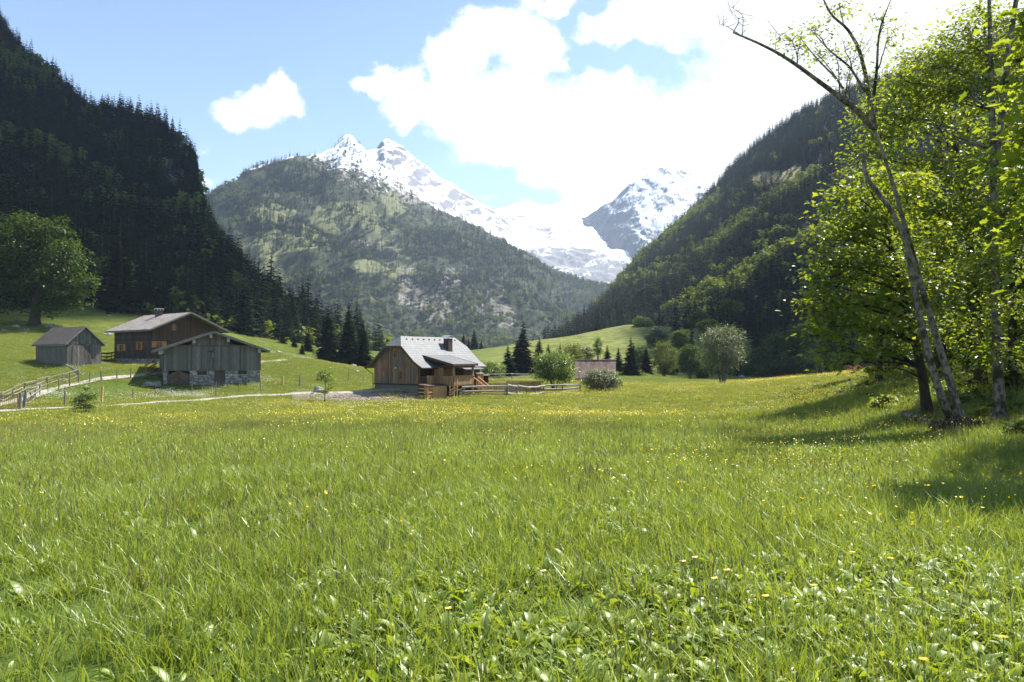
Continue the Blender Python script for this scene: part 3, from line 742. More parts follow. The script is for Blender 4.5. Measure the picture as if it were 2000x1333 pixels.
forest('forest', 'dark mixed forest covering the steep shaded hillside', WL, 11000, 11.5, 20,
       lambda px, py, n1: np.clip(.05 + .5 * sstep(.2, .5, n1) + .3 * ell(px, py, [(480,640,90,60),(560,690,60,30)]), 0, .9),
       lambda px, py, p: 1 - .8 * ell(px, py, [(335,335,38,48),(352,440,28,30)]), True, 'hill', 110)
forest('forest', 'conifer forest with pale broadleaf strips on the sunny mountainside', WR, 21000, 11, 19,
       lambda px, py, n1: np.clip(.02 + 1.0 * bandw(px, py) * (.5 + .5 * sstep(-.3, .2, n1)) + .06 * sstep(.2, .5, n1), 0, .95),
       lambda px, py, p: 1 - .93 * ell(px, py, CLEAR), True, 'slope', 110)
def mid_keep(px, py, p):
    nn = np.array([noise.fractal(Vector(q) * .008, .9, 2, 4) for q in p])
    return np.clip((1.05 - .60 * ell(px, py, OPEN) - .45 * ell(px, py, TALUS)) * (.22 + 1.1 * sstep(-.4, .35, nn)), .05, 1) * (1 - .90 * sstep(62, -40, py - np.interp(px, [540,570,600,640,680,720,780,830,960], [240,285,312,332,350,362,378,380,415])) * (px > 545))
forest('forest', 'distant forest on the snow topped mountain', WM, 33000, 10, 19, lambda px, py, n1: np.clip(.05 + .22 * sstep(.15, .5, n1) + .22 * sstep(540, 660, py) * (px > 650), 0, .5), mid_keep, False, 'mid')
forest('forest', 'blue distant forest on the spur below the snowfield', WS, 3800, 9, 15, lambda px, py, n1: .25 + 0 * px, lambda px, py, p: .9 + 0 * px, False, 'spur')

DEC_IND = [ball_tree_mesh('broadleaf_crown', M_DECID, 2400, s, .036, lobes=26) for s in (11, 12)]
DEC_TRUNK = trunk_mesh('broadleaf_trunk', .02, .6, M_BARKDK)
def simple_tree(nm, crown_me, trunk_me, p, h, wid, label, cat, group):
    e = empty(nm, p, random.random() * 6.28, label, cat, group)
    e.scale = (h * wid, h * wid, h)
    obj('crown', crown_me, e); obj('trunk', trunk_me, e)
    return e
for q, h, ty, wh in INDIV:
    hill = wh == 'hill'
    if ty == 'spruce':
        simple_tree('spruce_tree', FIR[random.randrange(3)], FIR_TRUNK, q - np.array((0, 0, .3)), h, random.uniform(.85, 1.2),
            'dark spruce standing in the front of the shaded hillside forest' if hill else 'dark spruce in the front rank of the forest below the sunny mountainside', 'tree',
            'spruces of the shaded hillside forest' if hill else 'spruces of the sunny mountainside forest')
    else:
        simple_tree('broadleaf_tree', DEC_IND[random.randrange(2)], DEC_TRUNK, q - np.array((0, 0, .3)), h, random.uniform(1.0, 1.4),
            'pale green broadleaf tree among the dark spruces of the shaded hillside' if hill else 'pale green broadleaf tree among the spruces of the sunny mountainside', 'tree',
            'broadleaf trees of the shaded hillside forest' if hill else 'broadleaf trees of the sunny mountainside forest')
# ------------------------------------------------------------------ meadow: grass, broad leaves, flowers (stuff)
def tuft_mesh(name, mat, n, rad, hlo, hhi, w, seed, segs=3, bend=.55):
    r = np.random.default_rng(seed); a = r.random(n) * 6.283; R = rad * np.sqrt(r.random(n)); b0 = np.stack([R * np.cos(a), R * np.sin(a), np.full(n, -.02)], -1)
    h = r.uniform(hlo, hhi, n) * (1 - .25 * r.random(n)); la = r.random(n) * 6.283; lean = h * r.uniform(.1, bend * 1.6, n)
    ld = np.stack([np.cos(la), np.sin(la), 0 * la], -1); wd0 = r.random(n) * 6.283; wd = np.stack([np.cos(wd0), np.sin(wd0), 0 * wd0], -1)
    wd = wd - ld * (wd * ld).sum(1)[:, None] * .6; wd /= np.linalg.norm(wd, axis=1)[:, None]
    ww = w * r.uniform(.6, 1.4, n)
    V, ts = [], np.linspace(0, 1, segs + 1)
    for t in ts:
        c = b0 + ld * (lean * t ** 2)[:, None] + np.array((0, 0, 1.0)) * (h * (t - .28 * t ** 3 * np.minimum(lean / h, 1)))[:, None]
        k = ww * (1 - t ** 1.6) * (.55 + .9 * t * (1 - t) * 2) * .5 + .0004
        V += [c - wd * k[:, None], c + wd * k[:, None]]
    V = np.stack(V, 1); m = 2 * (segs + 1)
    f = np.concatenate([np.arange(n)[:, None] * m + np.array((2 * s, 2 * s + 1, 2 * s + 3, 2 * s + 2))[None] for s in range(segs)])
    return np_mesh(name, V.reshape(-1, 3), [f], [mat], np.tile(r.random(n), segs))
def rosette_mesh(name, mat, n, L0, L1, wr, seed, up=.9):
    r = np.random.default_rng(seed); V, Fq, tn = [], [], []; k = 0
    prof = [(0, .10), (.18, .42), (.42, .95), (.68, .88), (.88, .45), (1, .02)]
    for i in range(n):
        a = 6.283 * i / n + r.normal(0, .35); L = r.uniform(L0, L1); e = r.uniform(.35, 1.25) * up; cv = r.uniform(.5, 1.5); d = np.array((math.cos(a), math.sin(a), 0)); s = np.array((-d[1], d[0], 0)); tw = r.normal(0, .35)
        s = s * math.cos(tw) + np.array((0, 0, 1)) * math.sin(tw)
        rows = []
        p = d * .015; ang = e
        pv = 0
        for (t, w_) in prof:
            p = p + (d * math.cos(ang) + np.array((0, 0, 1)) * math.sin(ang)) * L * (t - pv); ang -= cv * (t - pv) * 1.5; pv = t
            hw = w_ * wr * L; rows.append([p - s * hw + np.array((0, 0, hw * .35)), p, p + s * hw + np.array((0, 0, hw * .35))])
        for j, row in enumerate(rows):
            V += row
            if j:
                b = k + j * 3
                Fq += [(b - 3, b - 2, b + 1, b), (b - 2, b - 1, b + 2, b + 1)]; 
        tn += [r.random()] * (2 * (len(prof) - 1)); k += 3 * len(prof)
    return np_mesh(name, np.array(V), [np.array(Fq)], [mat], np.array(tn), smooth=True)
def flower_mesh(name, mat, n, rad, hlo, hhi, fr, seed, stem=True):
    r = np.random.default_rng(seed); b = MB(); V, Fp, k = [], [], 0
    mi = []
    Vs, Fs = [], []
    for i in range(n):
        a, R = r.random() * 6.283, rad * math.sqrt(r.random()); h = r.uniform(hlo, hhi); c = np.array((R * math.cos(a), R * math.sin(a), h)); tl = r.normal(0, .35, 2); q = fr * r.uniform(.7, 1.25)
        ring = [c + q * np.array((math.cos(t), math.sin(t), .45 + tl[0] * math.cos(t) + tl[1] * math.sin(t))) for t in np.arange(6) * 1.0472]
        V += [c] + ring; Fp += [(k, k + 1 + j, k + 1 + (j + 1) % 6) for j in range(6)]; k += 7
    return np_mesh(name, np.array(V), [np.array(Fp)], [mat], r.random(len(Fp)))

SHEET = []      # footprints kept free of plants: (x, y, radius)
def clear_of(x, y):
    ok = np.ones(len(x), bool)
    for q, w_ in ((T1, .55), (T2, .33)):
        for i in range(0, len(q), 1): ok &= (x - q[i, 0]) ** 2 + (y - q[i, 1]) ** 2 > w_ ** 2
    for (a, b, poly) in FOOT:
        c, s = math.cos(b), math.sin(b); lx = (x - a[0]) * c + (y - a[1]) * s; ly = -(x - a[0]) * s + (y - a[1]) * c
        ok &= ~((lx > poly[0]) & (lx < poly[1]) & (ly > poly[2]) & (ly < poly[3]))
    return ok
def field(n, d0, d1, pad=2.5, lo=-.70, hi=.70):
    y = np.sqrt(rng.random(n) * (d1 ** 2 - d0 ** 2) + d0 ** 2); x = (lo + (hi - lo) * rng.random(n)) * (y + pad)
    ok = clear_of(x, y); return x[ok], y[ok]
def fn2(x, y, s, seed=0.0, oct_=3): return np.array([noise.fractal(Vector((a * s + seed, b * s, seed)), .9, 2, oct_) for a, b in zip(x, y)])
GR = globals().get("GRASS", 1.0)
TUF = [hidden('tuft_source', tuft_mesh('tuft', M_GRASS, 27, .13, .11, .29, .0088, s)) for s in range(4)]
TUF_L = [hidden('tuft_source', tuft_mesh('tuft', M_GRASS, 9, .14, .26, .42, .0095, 20 + s, bend=.8)) for s in range(2)]
TUF_M = [hidden('tuft_source', tuft_mesh('tuft', M_GRASS, 44, .30, .13, .30, .011, 30 + s, segs=2)) for s in range(3)]
TUF_F = [hidden('tuft_source', tuft_mesh('tuft', M_GRASSFAR, 60, .6, .14, .32, .028, 40 + s, segs=2)) for s in range(3)]
TUF_S = [hidden('tuft_source', tuft_mesh('tuft', M_GRASSFAR, 60, .7, .07, .20, .032, 50 + s, segs=2)) for s in range(2)]
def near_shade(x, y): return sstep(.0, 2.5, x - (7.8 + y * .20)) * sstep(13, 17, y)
def lay(name, label, x, y, protos, s, hvar=.35, sink=0.0):
    n = len(x); z = gz(x, y) - sink
    hn = 1 + hvar * fn2(x, y, .45, 5); sc3 = s[:, None] * np.stack([np.ones(n), np.ones(n), hn], -1)
    return scatter(name, label, np.stack([x, y, z], -1), rng.random(n) * 6.28, sc3, rng.integers(0, len(protos), n), protos, rng.normal(0, .08, (n, 2)))
x, y = field(int(11500 * GR), 2.2, 15); f = fn2(x, y, .5, 2); k = rng.random(len(x)) < .72 + .6 * sstep(-.45, .2, f); x, y = x[k], y[k]
lay('grass', 'long green grass of the near meadow', x, y, TUF, rng.uniform(.75, 1.25, len(x)))
x, y = field(int(1300 * GR), 2.2, 24)
lay('grass', 'tall arching grass blades standing out of the near meadow', x, y, TUF_L, rng.uniform(.7, 1.15, len(x)))
x, y = field(int(12500 * GR), 13, 38)
lay('grass', 'green grass of the middle meadow', x, y, TUF_M, rng.uniform(.75, 1.25, len(x)))
x, y = field(int(30000 * GR), 34, 112, 4); px, py, _ = proj(np.stack([x, y, gz(x, y)], -1))
long_ok = ~((px < 735) & (y > 60 + .018 * px))
x1, y1 = x[long_ok], y[long_ok]
lay('grass', 'yellow green hay grass of the far meadow', x1, y1, TUF_F, rng.uniform(.7, 1.15, len(x1)))
bare = np.exp(-(((px - 725) / 105) ** 2) ** 3 - ((py - 774) / 9) ** 4)
sh = (~long_ok) & (rng.random(len(x)) > bare * 1.3)
x2, y2 = field(int(15000 * GR), 100, 170, 4, -.70, .5)
x3, y3 = field(int(16000 * GR), 58, 125, 4, -.70, -.08); px3, py3, _ = proj(np.stack([x3, y3, gz(x3, y3)], -1)); k3 = (px3 < 735) & (y3 > 60 + .018 * px3) & (rng.random(len(x3)) > 1.3 * np.exp(-(((px3 - 725) / 105) ** 2) ** 3 - ((py3 - 774) / 9) ** 4)) & (fn2(x3, y3, .09, 4) > -.25)
x2, y2 = np.concatenate([x[sh], x2, x3[k3]]), np.concatenate([y[sh], y2, y3[k3]])
lay('grass', 'short grazed grass around the old farm and on the far slopes', x2, y2, TUF_S, rng.uniform(.7, 1.2, len(x2)))

# broad-leaved plants in patches
ROS = [hidden('rosette_source', rosette_mesh('rosette', M_BROAD, n, .11, .23, .135, s, 1.1)) for s, n in ((1, 7), (2, 9), (3, 6))]
x, y = field(int(36000 * GR), 2.2, 20); z = gz(x, y); px, py, _ = proj(np.stack([x, y, z + .12], -1))
f = fn2(x, y, .7, 9, 4)
dens = np.clip(1.15 * sstep(1060, 1210, py) * sstep(560, 900, px + (py - 1150) * .8) + .9 * ell(px, py, [(1180,1000,130,32),(700,1125,120,30),(1420,1140,280,60),(1750,1130,260,90),(1600,860,120,20),(980,1140,260,50)]) + .06 + .12 * sstep(1250, 1333, py), 0, 1)
k = rng.random(len(x)) < dens * sstep(-.55, .1, f + .25 * dens) * .95
lay('broad_leaves', 'patches of broad pale leaved plants in the near grass', x[k], y[k], ROS, rng.uniform(.6, 1.15, k.sum()), .15)

# flowers too many to count
BUT = [hidden('buttercup_source', flower_mesh('buttercup', M_PETAL, 5, .35, .25, .42, .011, s)) for s in (1, 2)]
BUT_F = [hidden('buttercup_source', flower_mesh('buttercup', M_PETAL, 30, .9, .24, .40, .019, s)) for s in (3, 4)]
x, y = field(int(5200 * GR), 6, 36); f = fn2(x, y, .12, 4); px, py, _ = proj(np.stack([x, y, gz(x, y)], -1))
k = rng.random(len(x)) < np.clip(.05 + .30 * sstep(.0, .4, f) + .55 * ell(px, py, [(1700,870,260,40),(1480,930,250,60),(80,1040,90,60)]) + .5 * sstep(18, 34, y) * sstep(-.2, .3, f), 0, 1)
lay('buttercups', 'yellow buttercups sprinkled through the near meadow', x[k], y[k], BUT, rng.uniform(.8, 1.2, k.sum()), .2)
x, y = field(int(11000 * GR), 28, 112, 3); px, py, _ = proj(np.stack([x, y, gz(x, y)], -1)); f = fn2(x, y, .05, 8)
k = (~((px < 735) & (y > 59.5 + .018 * px)) & (rng.random(len(x)) < np.clip(.08 + .34 * sstep(-.3, .5, f) * sstep(30, 50, y) + .05 * sstep(55, 70, y), 0, 1)))
lay('buttercups', 'golden haze of buttercups across the far meadow', x[k], y[k], BUT_F, rng.uniform(.8, 1.2, k.sum()), .2)
WHT = [hidden('umbel_source', flower_mesh('umbel', M_WHITEP, 14, .7, .15, .40, .026, s)) for s in (5, 6)]
x, y = field(11000, 58, 112, 2, -.68, -.15); px, py, _ = proj(np.stack([x, y, gz(x, y)], -1)); f = fn2(x, y, .11, 6)
k = rng.random(len(x)) < np.clip(.8 * ell(px, py, [(400,772,190,9),(470,752,90,20),(90,770,60,18),(560,705,60,12)]) * sstep(-.3, .3, f) + .04, 0, 1)
k &= px < 730
lay('white_flowers', 'drifts of white wild flowers below the grey barn', x[k], y[k], WHT, rng.uniform(.7, 1.1, k.sum()), .2)
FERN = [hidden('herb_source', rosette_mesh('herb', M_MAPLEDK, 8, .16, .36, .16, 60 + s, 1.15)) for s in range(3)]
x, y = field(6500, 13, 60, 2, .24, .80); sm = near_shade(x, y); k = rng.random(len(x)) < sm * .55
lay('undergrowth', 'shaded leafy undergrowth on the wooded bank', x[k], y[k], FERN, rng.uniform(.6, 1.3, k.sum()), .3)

def stalk_mesh(name, n, rad, hlo, hhi, seed):
    r = np.random.default_rng(seed); b = MB()
    for i in range(n):
        a, R = r.random() * 6.28, rad * math.sqrt(r.random()); p = np.array((R * math.cos(a), R * math.sin(a), -.02)); h = r.uniform(hlo, hhi); l = r.normal(0, .18 * h, 2)
        t = p + np.array((l[0], l[1], h)); m = (p + t) / 2 - np.array((l[0], l[1], 0)) * .18
        b.tube([p, m, t], [.0016, .0014, .0012], 3, r.random()); d = (t - m) / np.linalg.norm(t - m); L = r.uniform(.03, .075)
        b.tube([t, t + d * L * .4, t + d * L], [.002, .0055, .001], 4, r.random())
    return b.mesh(name, [M_SEED])
STK = [hidden('stalk_source', stalk_mesh('stalk', 6, .25, .26, .50, s)) for s in (1, 2, 3)]
x, y = field(int(5200 * GR), 2.6, 34); f = fn2(x, y, .25, 3); k = rng.random(len(x)) < .25 + .6 * sstep(-.1, .4, f)
lay('grass_stalks', 'thin seeding grass stalks scattered through the meadow', x[k], y[k], STK, rng.uniform(.75, 1.2, k.sum()), .2)

# single dandelions that stand out near the camera
def dandelion_parts():
    b = MB(); b.tube([(0, 0, -.3), (.004, 0, -.15), (0, 0, 0)], [.0028, .0025, .0022], 5); st = b.mesh('dandelion_stem', [M_STEM], True)
    r = np.random.default_rng(3); n = 90; a = r.random(n) * 6.283; t = r.random(n); d = np.stack([np.cos(a), np.sin(a), .15 + .9 * (1 - t)], -1)
    pos = np.zeros((n, 3)); pos[:, 2] = .002; nr = np.stack([-np.cos(a) * .3, -np.sin(a) * .3, np.ones(n)], -1)
    return st, leaf_mesh('dandelion_head', pos, nr, d, .016 + .007 * t, 'narrow', M_PETAL, r)
DST, DHD = dandelion_parts()
for i, (px_, py_, wh) in enumerate([(1062,1117,'beside a broad leaf clump in the middle of the near meadow'), (1334,1098,'first of a loose row in the grass, with a taller neighbour'), (1358,1090,'close behind the first flower of the loose row'), (1420,1115,'at the end of the loose row of three'),
        (1396,1131,'just below the loose row, set in pale leaves'), (1590,1145,'alone among broad leaves below the shaded corner'), (1665,1080,'brightest one, upright at the edge of the tree shadow'), (1740,1092,'double flower head at the edge of the tree shadow'),
        (1805,1290,'large and closest to the camera in the corner'), (1495,1166,'small and half hidden by leaves under the row'), (876,1190,'tiny one low in the grass near the middle'), (1432,908,'far one standing in sunny grass'), (1960,1246,'in the darkest corner by the picture edge')]):
    d = 1.0
    for _ in range(30):
        p = P(px_, py_, d); g = float(gz(p[0], p[1]))
        if p[2] <= g + .31: break
        d *= 1.0 + max(.002, (p[2] - g - .31) * .25)
    e = empty('dandelion', p, random.random() * 6, 'yellow dandelion ' + wh, 'flower', 'dandelions in the near meadow')
    e.scale = (1.15,) * 3
    obj('stem', DST, e); obj('flower_head', DHD, e)
# ------------------------------------------------------------------ buildings
def inv_x(corner, ang, px, off=(0, 0), axis=0):
    """distance along local X (axis 0) or Y (axis 1) of a building at which a wall point shows at photo column px"""
    c, s = math.cos(ang), math.sin(ang)
    x0 = corner[0] + off[0] * c - off[1] * s; y0 = corner[1] + off[0] * s + off[1] * c
    a, b = (c, s) if axis == 0 else (-s, c)
    k = (px - CX) / F
    return (k * y0 - x0) / (a - k * b)
class Wall:
    """a wall plane in building space: o origin, u along, n outward"""
    def __init__(s, o, u, n): s.o, s.u, s.n = (np.array(q, float) for q in (o, u, n))
    def p(s, a, z, d): return s.o + s.u * a + s.n * d + np.array((0, 0, z))
    def box(s, mb, a0, a1, z0, z1, d0, d1, tint=1.0, z1b=None):
        z1b = z1 if z1b is None else z1b
        mb.hexa([s.p(a0, z0, d0), s.p(a1, z0, d0), s.p(a1, z0, d1), s.p(a0, z0, d1), s.p(a0, z1, d0), s.p(a1, z1b, d0), s.p(a1, z1b, d1), s.p(a0, z1, d1)], tint)
    def boards(s, mb, a0, a1, zb, top, bw=.19, d=.0, th=.035, holes=(), zt=None, var=.28):
        n = max(1, int(round((a1 - a0) / bw))); w = (a1 - a0) / n
        for i in range(n):
            l, r = a0 + i * w, a0 + (i + 1) * w; m = (l + r) / 2; tn = 1 + rng.normal(0, var * .6); dd = d + rng.uniform(0, .012); g = .006
            zl, zr = (top(l), top(r)) if callable(top) else (top, top)
            segs = [(zb + rng.uniform(-.02, .02) * (zb > -5), None)]
            cuts = sorted([(h[2], h[3]) for h in holes if h[0] < m < h[1]])
            z = segs[0][0]
            for (h0, h1) in cuts:
                if h0 > z: s.box(mb, l + g, r - g, z, h0, dd, dd + th, tn)
                z = h1
            if min(zl, zr) > z + .01: s.box(mb, l + g, r - g, z, zl, dd, dd + th, tn, zr)
    def logs(s, mb, a0, a1, zb, zt, lh=.22, d=.0, holes=()):
        z = zb
        while z < zt - .02:
            z1 = min(z + lh, zt); tn = 1 + rng.normal(0, .15)
            cuts = sorted([(h[0], h[1]) for h in holes if h[2] < (z + z1) / 2 < h[3]]); a = a0
            for (c0, c1) in cuts + [(a1, a1)]:
                if c0 > a + .01: s.box(mb, a, c0, z + .008, z1 - .008, d, d + .06 + rng.uniform(0, .015), tn)
                a = c1
            z = z1
def window(root, w, a0, a1, z0, z1, d, fm, bars=1, shutters=None, name='window', open_w=None):
    f = MB(); t = .06
    w.box(f, a0, a0 + t, z0, z1, d - .02, d + .05); w.box(f, a1 - t, a1, z0, z1, d - .02, d + .05)
    w.box(f, a0 + t, a1 - t, z0, z0 + t, d - .02, d + .052); w.box(f, a0 + t, a1 - t, z1 - t, z1, d - .02, d + .052)
    if bars: w.box(f, (a0 + a1) / 2 - .025, (a0 + a1) / 2 + .025, z0 + t, z1 - t, d - .01, d + .04)
    if bars > 1: w.box(f, a0 + t, a1 - t, (z0 + z1) / 2 - .02, (z0 + z1) / 2 + .02, d - .01, d + .037)
    o = f.build(name, fm, root)
    g = MB(); w.box(g, a0 + t, a1 - t, z0 + t, z1 - t, d - .03, d - .012); g.build('pane', M_GLASS, o)
    if shutters:
        sw = (a1 - a0) * .55 if open_w is None else open_w
        for sg in (-1, 1):
            b = MB(); e = a0 - sw - .01 if sg < 0 else a1 + .01
            for k in range(3): w.box(b, e + sw * k / 3 + .004, e + sw * (k + 1) / 3 - .004, z0, z1, d + .02, d + .045, 1 + rng.normal(0, .12))
            b.build('shutter', shutters, root)
    return o
def roof_part(name, polys, th, mat, parent, smooth=False):
    """slabs from 3-D outlines, with courses mapped in metres down the slope"""
    V, Fs, UV = [], [], []
    for pts in polys:
        p = np.array(pts, float); k = len(p)
        n = np.zeros(3)
        for i in range(k): n += np.cross(p[i] - p[0], p[(i + 1) % k] - p[0])
        n /= np.linalg.norm(n)
        if n[2] < 0: p = p[::-1]; n = -n
        h = np.cross((0, 0, 1.0), n); h /= np.linalg.norm(h); v = np.cross(n, h)
        b = p - n * th; o = len(V)
        V += list(p) + list(b)
        def f(ix): Fs.append([o + i for i in ix]); UV.extend([((V[o + i] @ h), (V[o + i] @ v)) for i in ix])
        f(list(range(k))); f(list(range(2 * k - 1, k - 1, -1)))
        for i in range(k): f([i, i + k, (i + 1) % k + k, (i + 1) % k])
    me = bpy.data.meshes.new(name); me.from_pydata([tuple(x) for x in V], [], Fs)
    uv = me.uv_layers.new(name='UVMap')
    for i, q in enumerate(UV): uv.data[i].uv = q
    me.materials.append(mat); me.update()
    return obj(name, me, parent)

# ---- grey barn with stone base
c = B_BARN; W, D = 9.4, 8.0
barn = empty('barn', (c[0], c[1], 0), A_BARN, 'wide weathered grey barn with vertical boards on a stone base', 'barn')
zb, zs, ze, za = -2.3, zat(724, 78), 2.42, 4.12
rt = lambda a: za - .10 - (za - 2.12) / 5.6 * abs(a - W / 2)
fx = lambda px: inv_x(c, A_BARN, px)
fw = Wall((0, 0, 0), (1, 0, 0), (0, -1, 0)); lw = Wall((0, D, 0), (0, -1, 0), (-1, 0, 0)); rw = Wall((W, 0, 0), (0, 1, 0), (1, 0, 0)); bw_ = Wall((W, D, 0), (-1, 0, 0), (0, 1, 0))
X = {k: fx(v) for k, v in dict(d0=327, d1=371, w0=385, w1=404.6, e0=419, e1=440, v0=465, v1=483, h0=406, h1=418, g0=374, g1=446).items()}
b = MB()
zw0, zw1, zv0, zv1 = zat(734, 80), zs - .0, zat(732.5, 81.5), zs
def stones(a0, a1, z0, z1): fw.box(b, a0, a1, z0, z1, -.5, .02)
stones(0, X['d0'], zb, zs); stones(X['d1'], X['w0'], zb, zs); stones(X['w0'], X['w1'], zb, zw0); stones(X['w1'], X['e0'], zb, zs); stones(X['e1'], X['v0'], zb, zs); stones(X['v0'], X['v1'], zb, zv0); stones(X['v1'], W, zb, zs)
lw.box(b, 0, D - .5, zb, zs, -.5, .02); rw.box(b, .5, D, zb, zs, -.5, .02); bw_.box(b, .5, W - .5, zb, zs, -.5, .0)
b.build('stone_base', M_STONE, barn)
b = MB(); zh0, zh1 = zat(699, 80.5), zat(686, 80.5); zg = zat(675.5, 80)
fw.boards(b, 0, W, zs - .04, lambda a: min(rt(a), zg + .05), holes=[(X['h0'], X['h1'], zh0, zh1)], d=.03)
fw.boards(b, X['g0'], X['g1'], zg, rt, d=.075)
lw.boards(b, 0, D, zs - .04, ze - .12, d=.03); rw.boards(b, 0, D, zs - .04, ze - .12, d=.03); bw_.boards(b, 0, W, zs - .04, rt, d=.03)
b.build('board_wall', M_WOODGREY, barn)
b = MB(); b.box((.02, .02, zs), (W - .02, D - .02, zs + .02)); b.box((.5, .55, zb), (W - .5, D - .52, zs - .05), .2); b.build('floor', M_DOOR, barn)
b = MB(); fw.box(b, X['g0'] - .05, X['g1'] + .05, zg - .07, zg, .03, .11, .35); b.build('drip_board', M_WOODGREY, barn)
b = MB()
n = 9
for k in range(n):
    a0 = X['h0'] + (X['h1'] - X['h0']) * k / n; a1 = X['h0'] + (X['h1'] - X['h0']) * (k + 1) / n; fw.box(b, a0 + .003, a1 - .003, zh0, zh1 - .12, -.02, .01, rng.uniform(.8, 1.3))
fw.box(b, X['h0'], X['h1'], zh1 - .12, zh1 - .02, .03, .10, .3); b.build('hatch', M_WOODGREY2, barn)
for a0, a1, nm in ((X['d0'], X['d1'], 2), (X['e0'], X['e1'], 1)):
    b = MB(); half = (a0 + a1) / 2
    if nm == 2:   # double door boarded in a herringbone
        for sg, l, r in ((-1, a0, half), (1, half, a1)):
            m = 13
            for k in range(m):
                za0 = zb + (zs - zb - .05) * k / m; za1 = zb + (zs - zb - .05) * (k + 1) / m - .012; sl = .75
                zl, zr = (0, sl) if sg < 0 else (sl, 0)
                q = [fw.p(l + .01, max(zb, min(zs - .05, za0 + zl - .4)), -.2), fw.p(r - .01, max(zb, min(zs - .05, za0 + zr - .4)), -.2)]
                q2 = [fw.p(l + .01, max(zb, min(zs - .05, za1 + zl - .4)), -.2), fw.p(r - .01, max(zb, min(zs - .05, za1 + zr - .4)), -.2)]
                off = fw.n * .03
                b.hexa([q[0], q[1], q[1] + off, q[0] + off, q2[0], q2[1], q2[1] + off, q2[0] + off], 1 + rng.normal(0, .12))
    else: fw.boards(b, a0 + .02, a1 - .02, zb, zs - .05, d=-.2, bw=.16)
    o = b.build('door', M_DOOR, barn); b = MB(); fw.box(b, a1 - .2, a1 - .14, zb + 1.0, zb + 1.15, -.165, -.13); b.build('handle', M_METAL, o)
for a0, a1, z0 in ((X['w0'], X['w1'], zw0), (X['v0'], X['v1'], zv0)):
    window(barn, fw, a0 + .01, a1 - .01, z0 + .04, zs - .06, -.12, M_WOODGREY2, 1)
    b = MB(); fw.box(b, a0 - .08, a1 + .08, z0 - .03, z0 + .035, -.1, .09); b.build('window_sill', M_PURLIN, barn)
def gable_roof(root, W, D, za, zeav, oh, of, ob, th, mat, barge, bh=.2, ridge_axis='Y'):
    xe = oh; r = [(-xe, -of, zeav), (W / 2, -of, za), (W / 2, D + ob, za), (-xe, D + ob, zeav)]; l = [(W + xe, -of, zeav), (W / 2, -of, za), (W / 2, D + ob, za), (W + xe, D + ob, zeav)]
    roof = roof_part('roof', [r, l], th, mat, root)
    for s in (-1, 1):
        xb = -xe if s < 0 else W + xe
        b = MB(); b.beam((xb, -of - .03, zeav - bh * .35), (W / 2 + s * .02, -of - .03, za - bh * .35), .05, bh); b.build('barge_board', barge, roof)
        b = MB(); b.beam((xb, -of + .05, zeav - th - .05), (xb, D + ob - .05, zeav - th - .05), .05, .12); b.build('eave_board', barge, roof)
    return roof
roof = gable_roof(barn, W, D, za, 2.12, .9, .75, .5, .09, M_SHINGLEDK, M_BARGE, .24)
for px in (296, 316.5, 379, 411.5, 446, 507):
    a = min(max(inv_x(c, A_BARN, px, (0, -.5)), -.35), W + .3); b = MB(); zt = rt(a) - .06
    b.box((a - .13, -.62, zt - .42), (a + .13, 1.0, zt - .05), 1); b.build('beam_end', M_PURLIN, barn)

# ---- dark log farmhouse
c = B_LOG; W, D = 8.3, 10.6
house = empty('farmhouse', (c[0], c[1], 0), A_LOG, 'dark log farmhouse with shingle roof behind the grey barn', 'house')
z0, z1 = .2, zat(701.5, 92); zeav, zr = zat(643.5, 91), zat(610, 94.4)
gw = Wall((0, 0, 0), (1, 0, 0), (0, -1, 0)); sw_ = Wall((0, D, 0), (0, -1, 0), (-1, 0, 0))
gt = lambda a: zr - .12 - (zr - zeav) / (W / 2 + .9) * abs(a - W / 2)
b = MB(); b.box((-.03, -.03, z0 - .8), (W + .03, D + .03, z1)); b.build('stone_base', M_STONE, house)
wins = [(D - inv_x(c, A_LOG, 241, (0, 0), 1), D - inv_x(c, A_LOG, 233.5, (0, 0), 1), zat(686, 96), zat(672.5, 96)), (D - inv_x(c, A_LOG, 275.5, (0, 0), 1), D - inv_x(c, A_LOG, 269.5, (0, 0), 1), zat(683.5, 94), zat(668, 94))]
wins = [(min(q[0], q[1]), max(q[0], q[1]), q[2], q[3]) for q in wins]
b = MB(); sw_.logs(b, 0, D, z1 + .004, gt(0) - .02, holes=wins, d=-.06)
g1 = (inv_x(c, A_LOG, 304.5), inv_x(c, A_LOG, 317), zat(679, 93), zat(667, 93)); zf = zat(664.5, 93)
gw.logs(b, 0, W, z1 + .004, zf, holes=[g1], d=-.06)
b.box((W - .06, .07, z1 + .004), (W, D, gt(0) - .02)); b.box((.06, D - .06, z1 + .004), (W - .07, D, zeav)); b.build('log_wall', M_DARKLOG, house)
b = MB(); g2 = (inv_x(c, A_LOG, 335), inv_x(c, A_LOG, 343), zat(646, 94.5), zat(634, 94.5))
gw.boards(b, 0, W, zf + .08, gt, d=-.02, holes=[g2], bw=.22); b.build('gable_boards', M_GABLEBROWN, house)
b = MB(); gw.box(b, -.02, W + .02, zf, zf + .08, -.06, .06, 1.6); b.build('sill_beam', M_GABLEBROWN, house)
b = MB(); b.box((.1, .1, z1 + .01), (W - .1, D - .1, zeav - .1), .3); b.build('inner_wall', M_GABLEBROWN, house)
for q in wins: window(house, sw_, *q, 0.0, M_SHUT, 1, M_SHUT)
window(house, gw, *g1, 0.0, M_SHUT, 2, M_SHUT, open_w=.5); window(house, gw, *g2, .0, M_SHUT, 2)
roof = gable_roof(house, W, D, zr, zeav, .9, 1.25, .8, .12, M_SHINGLE, M_BARGE, .2)
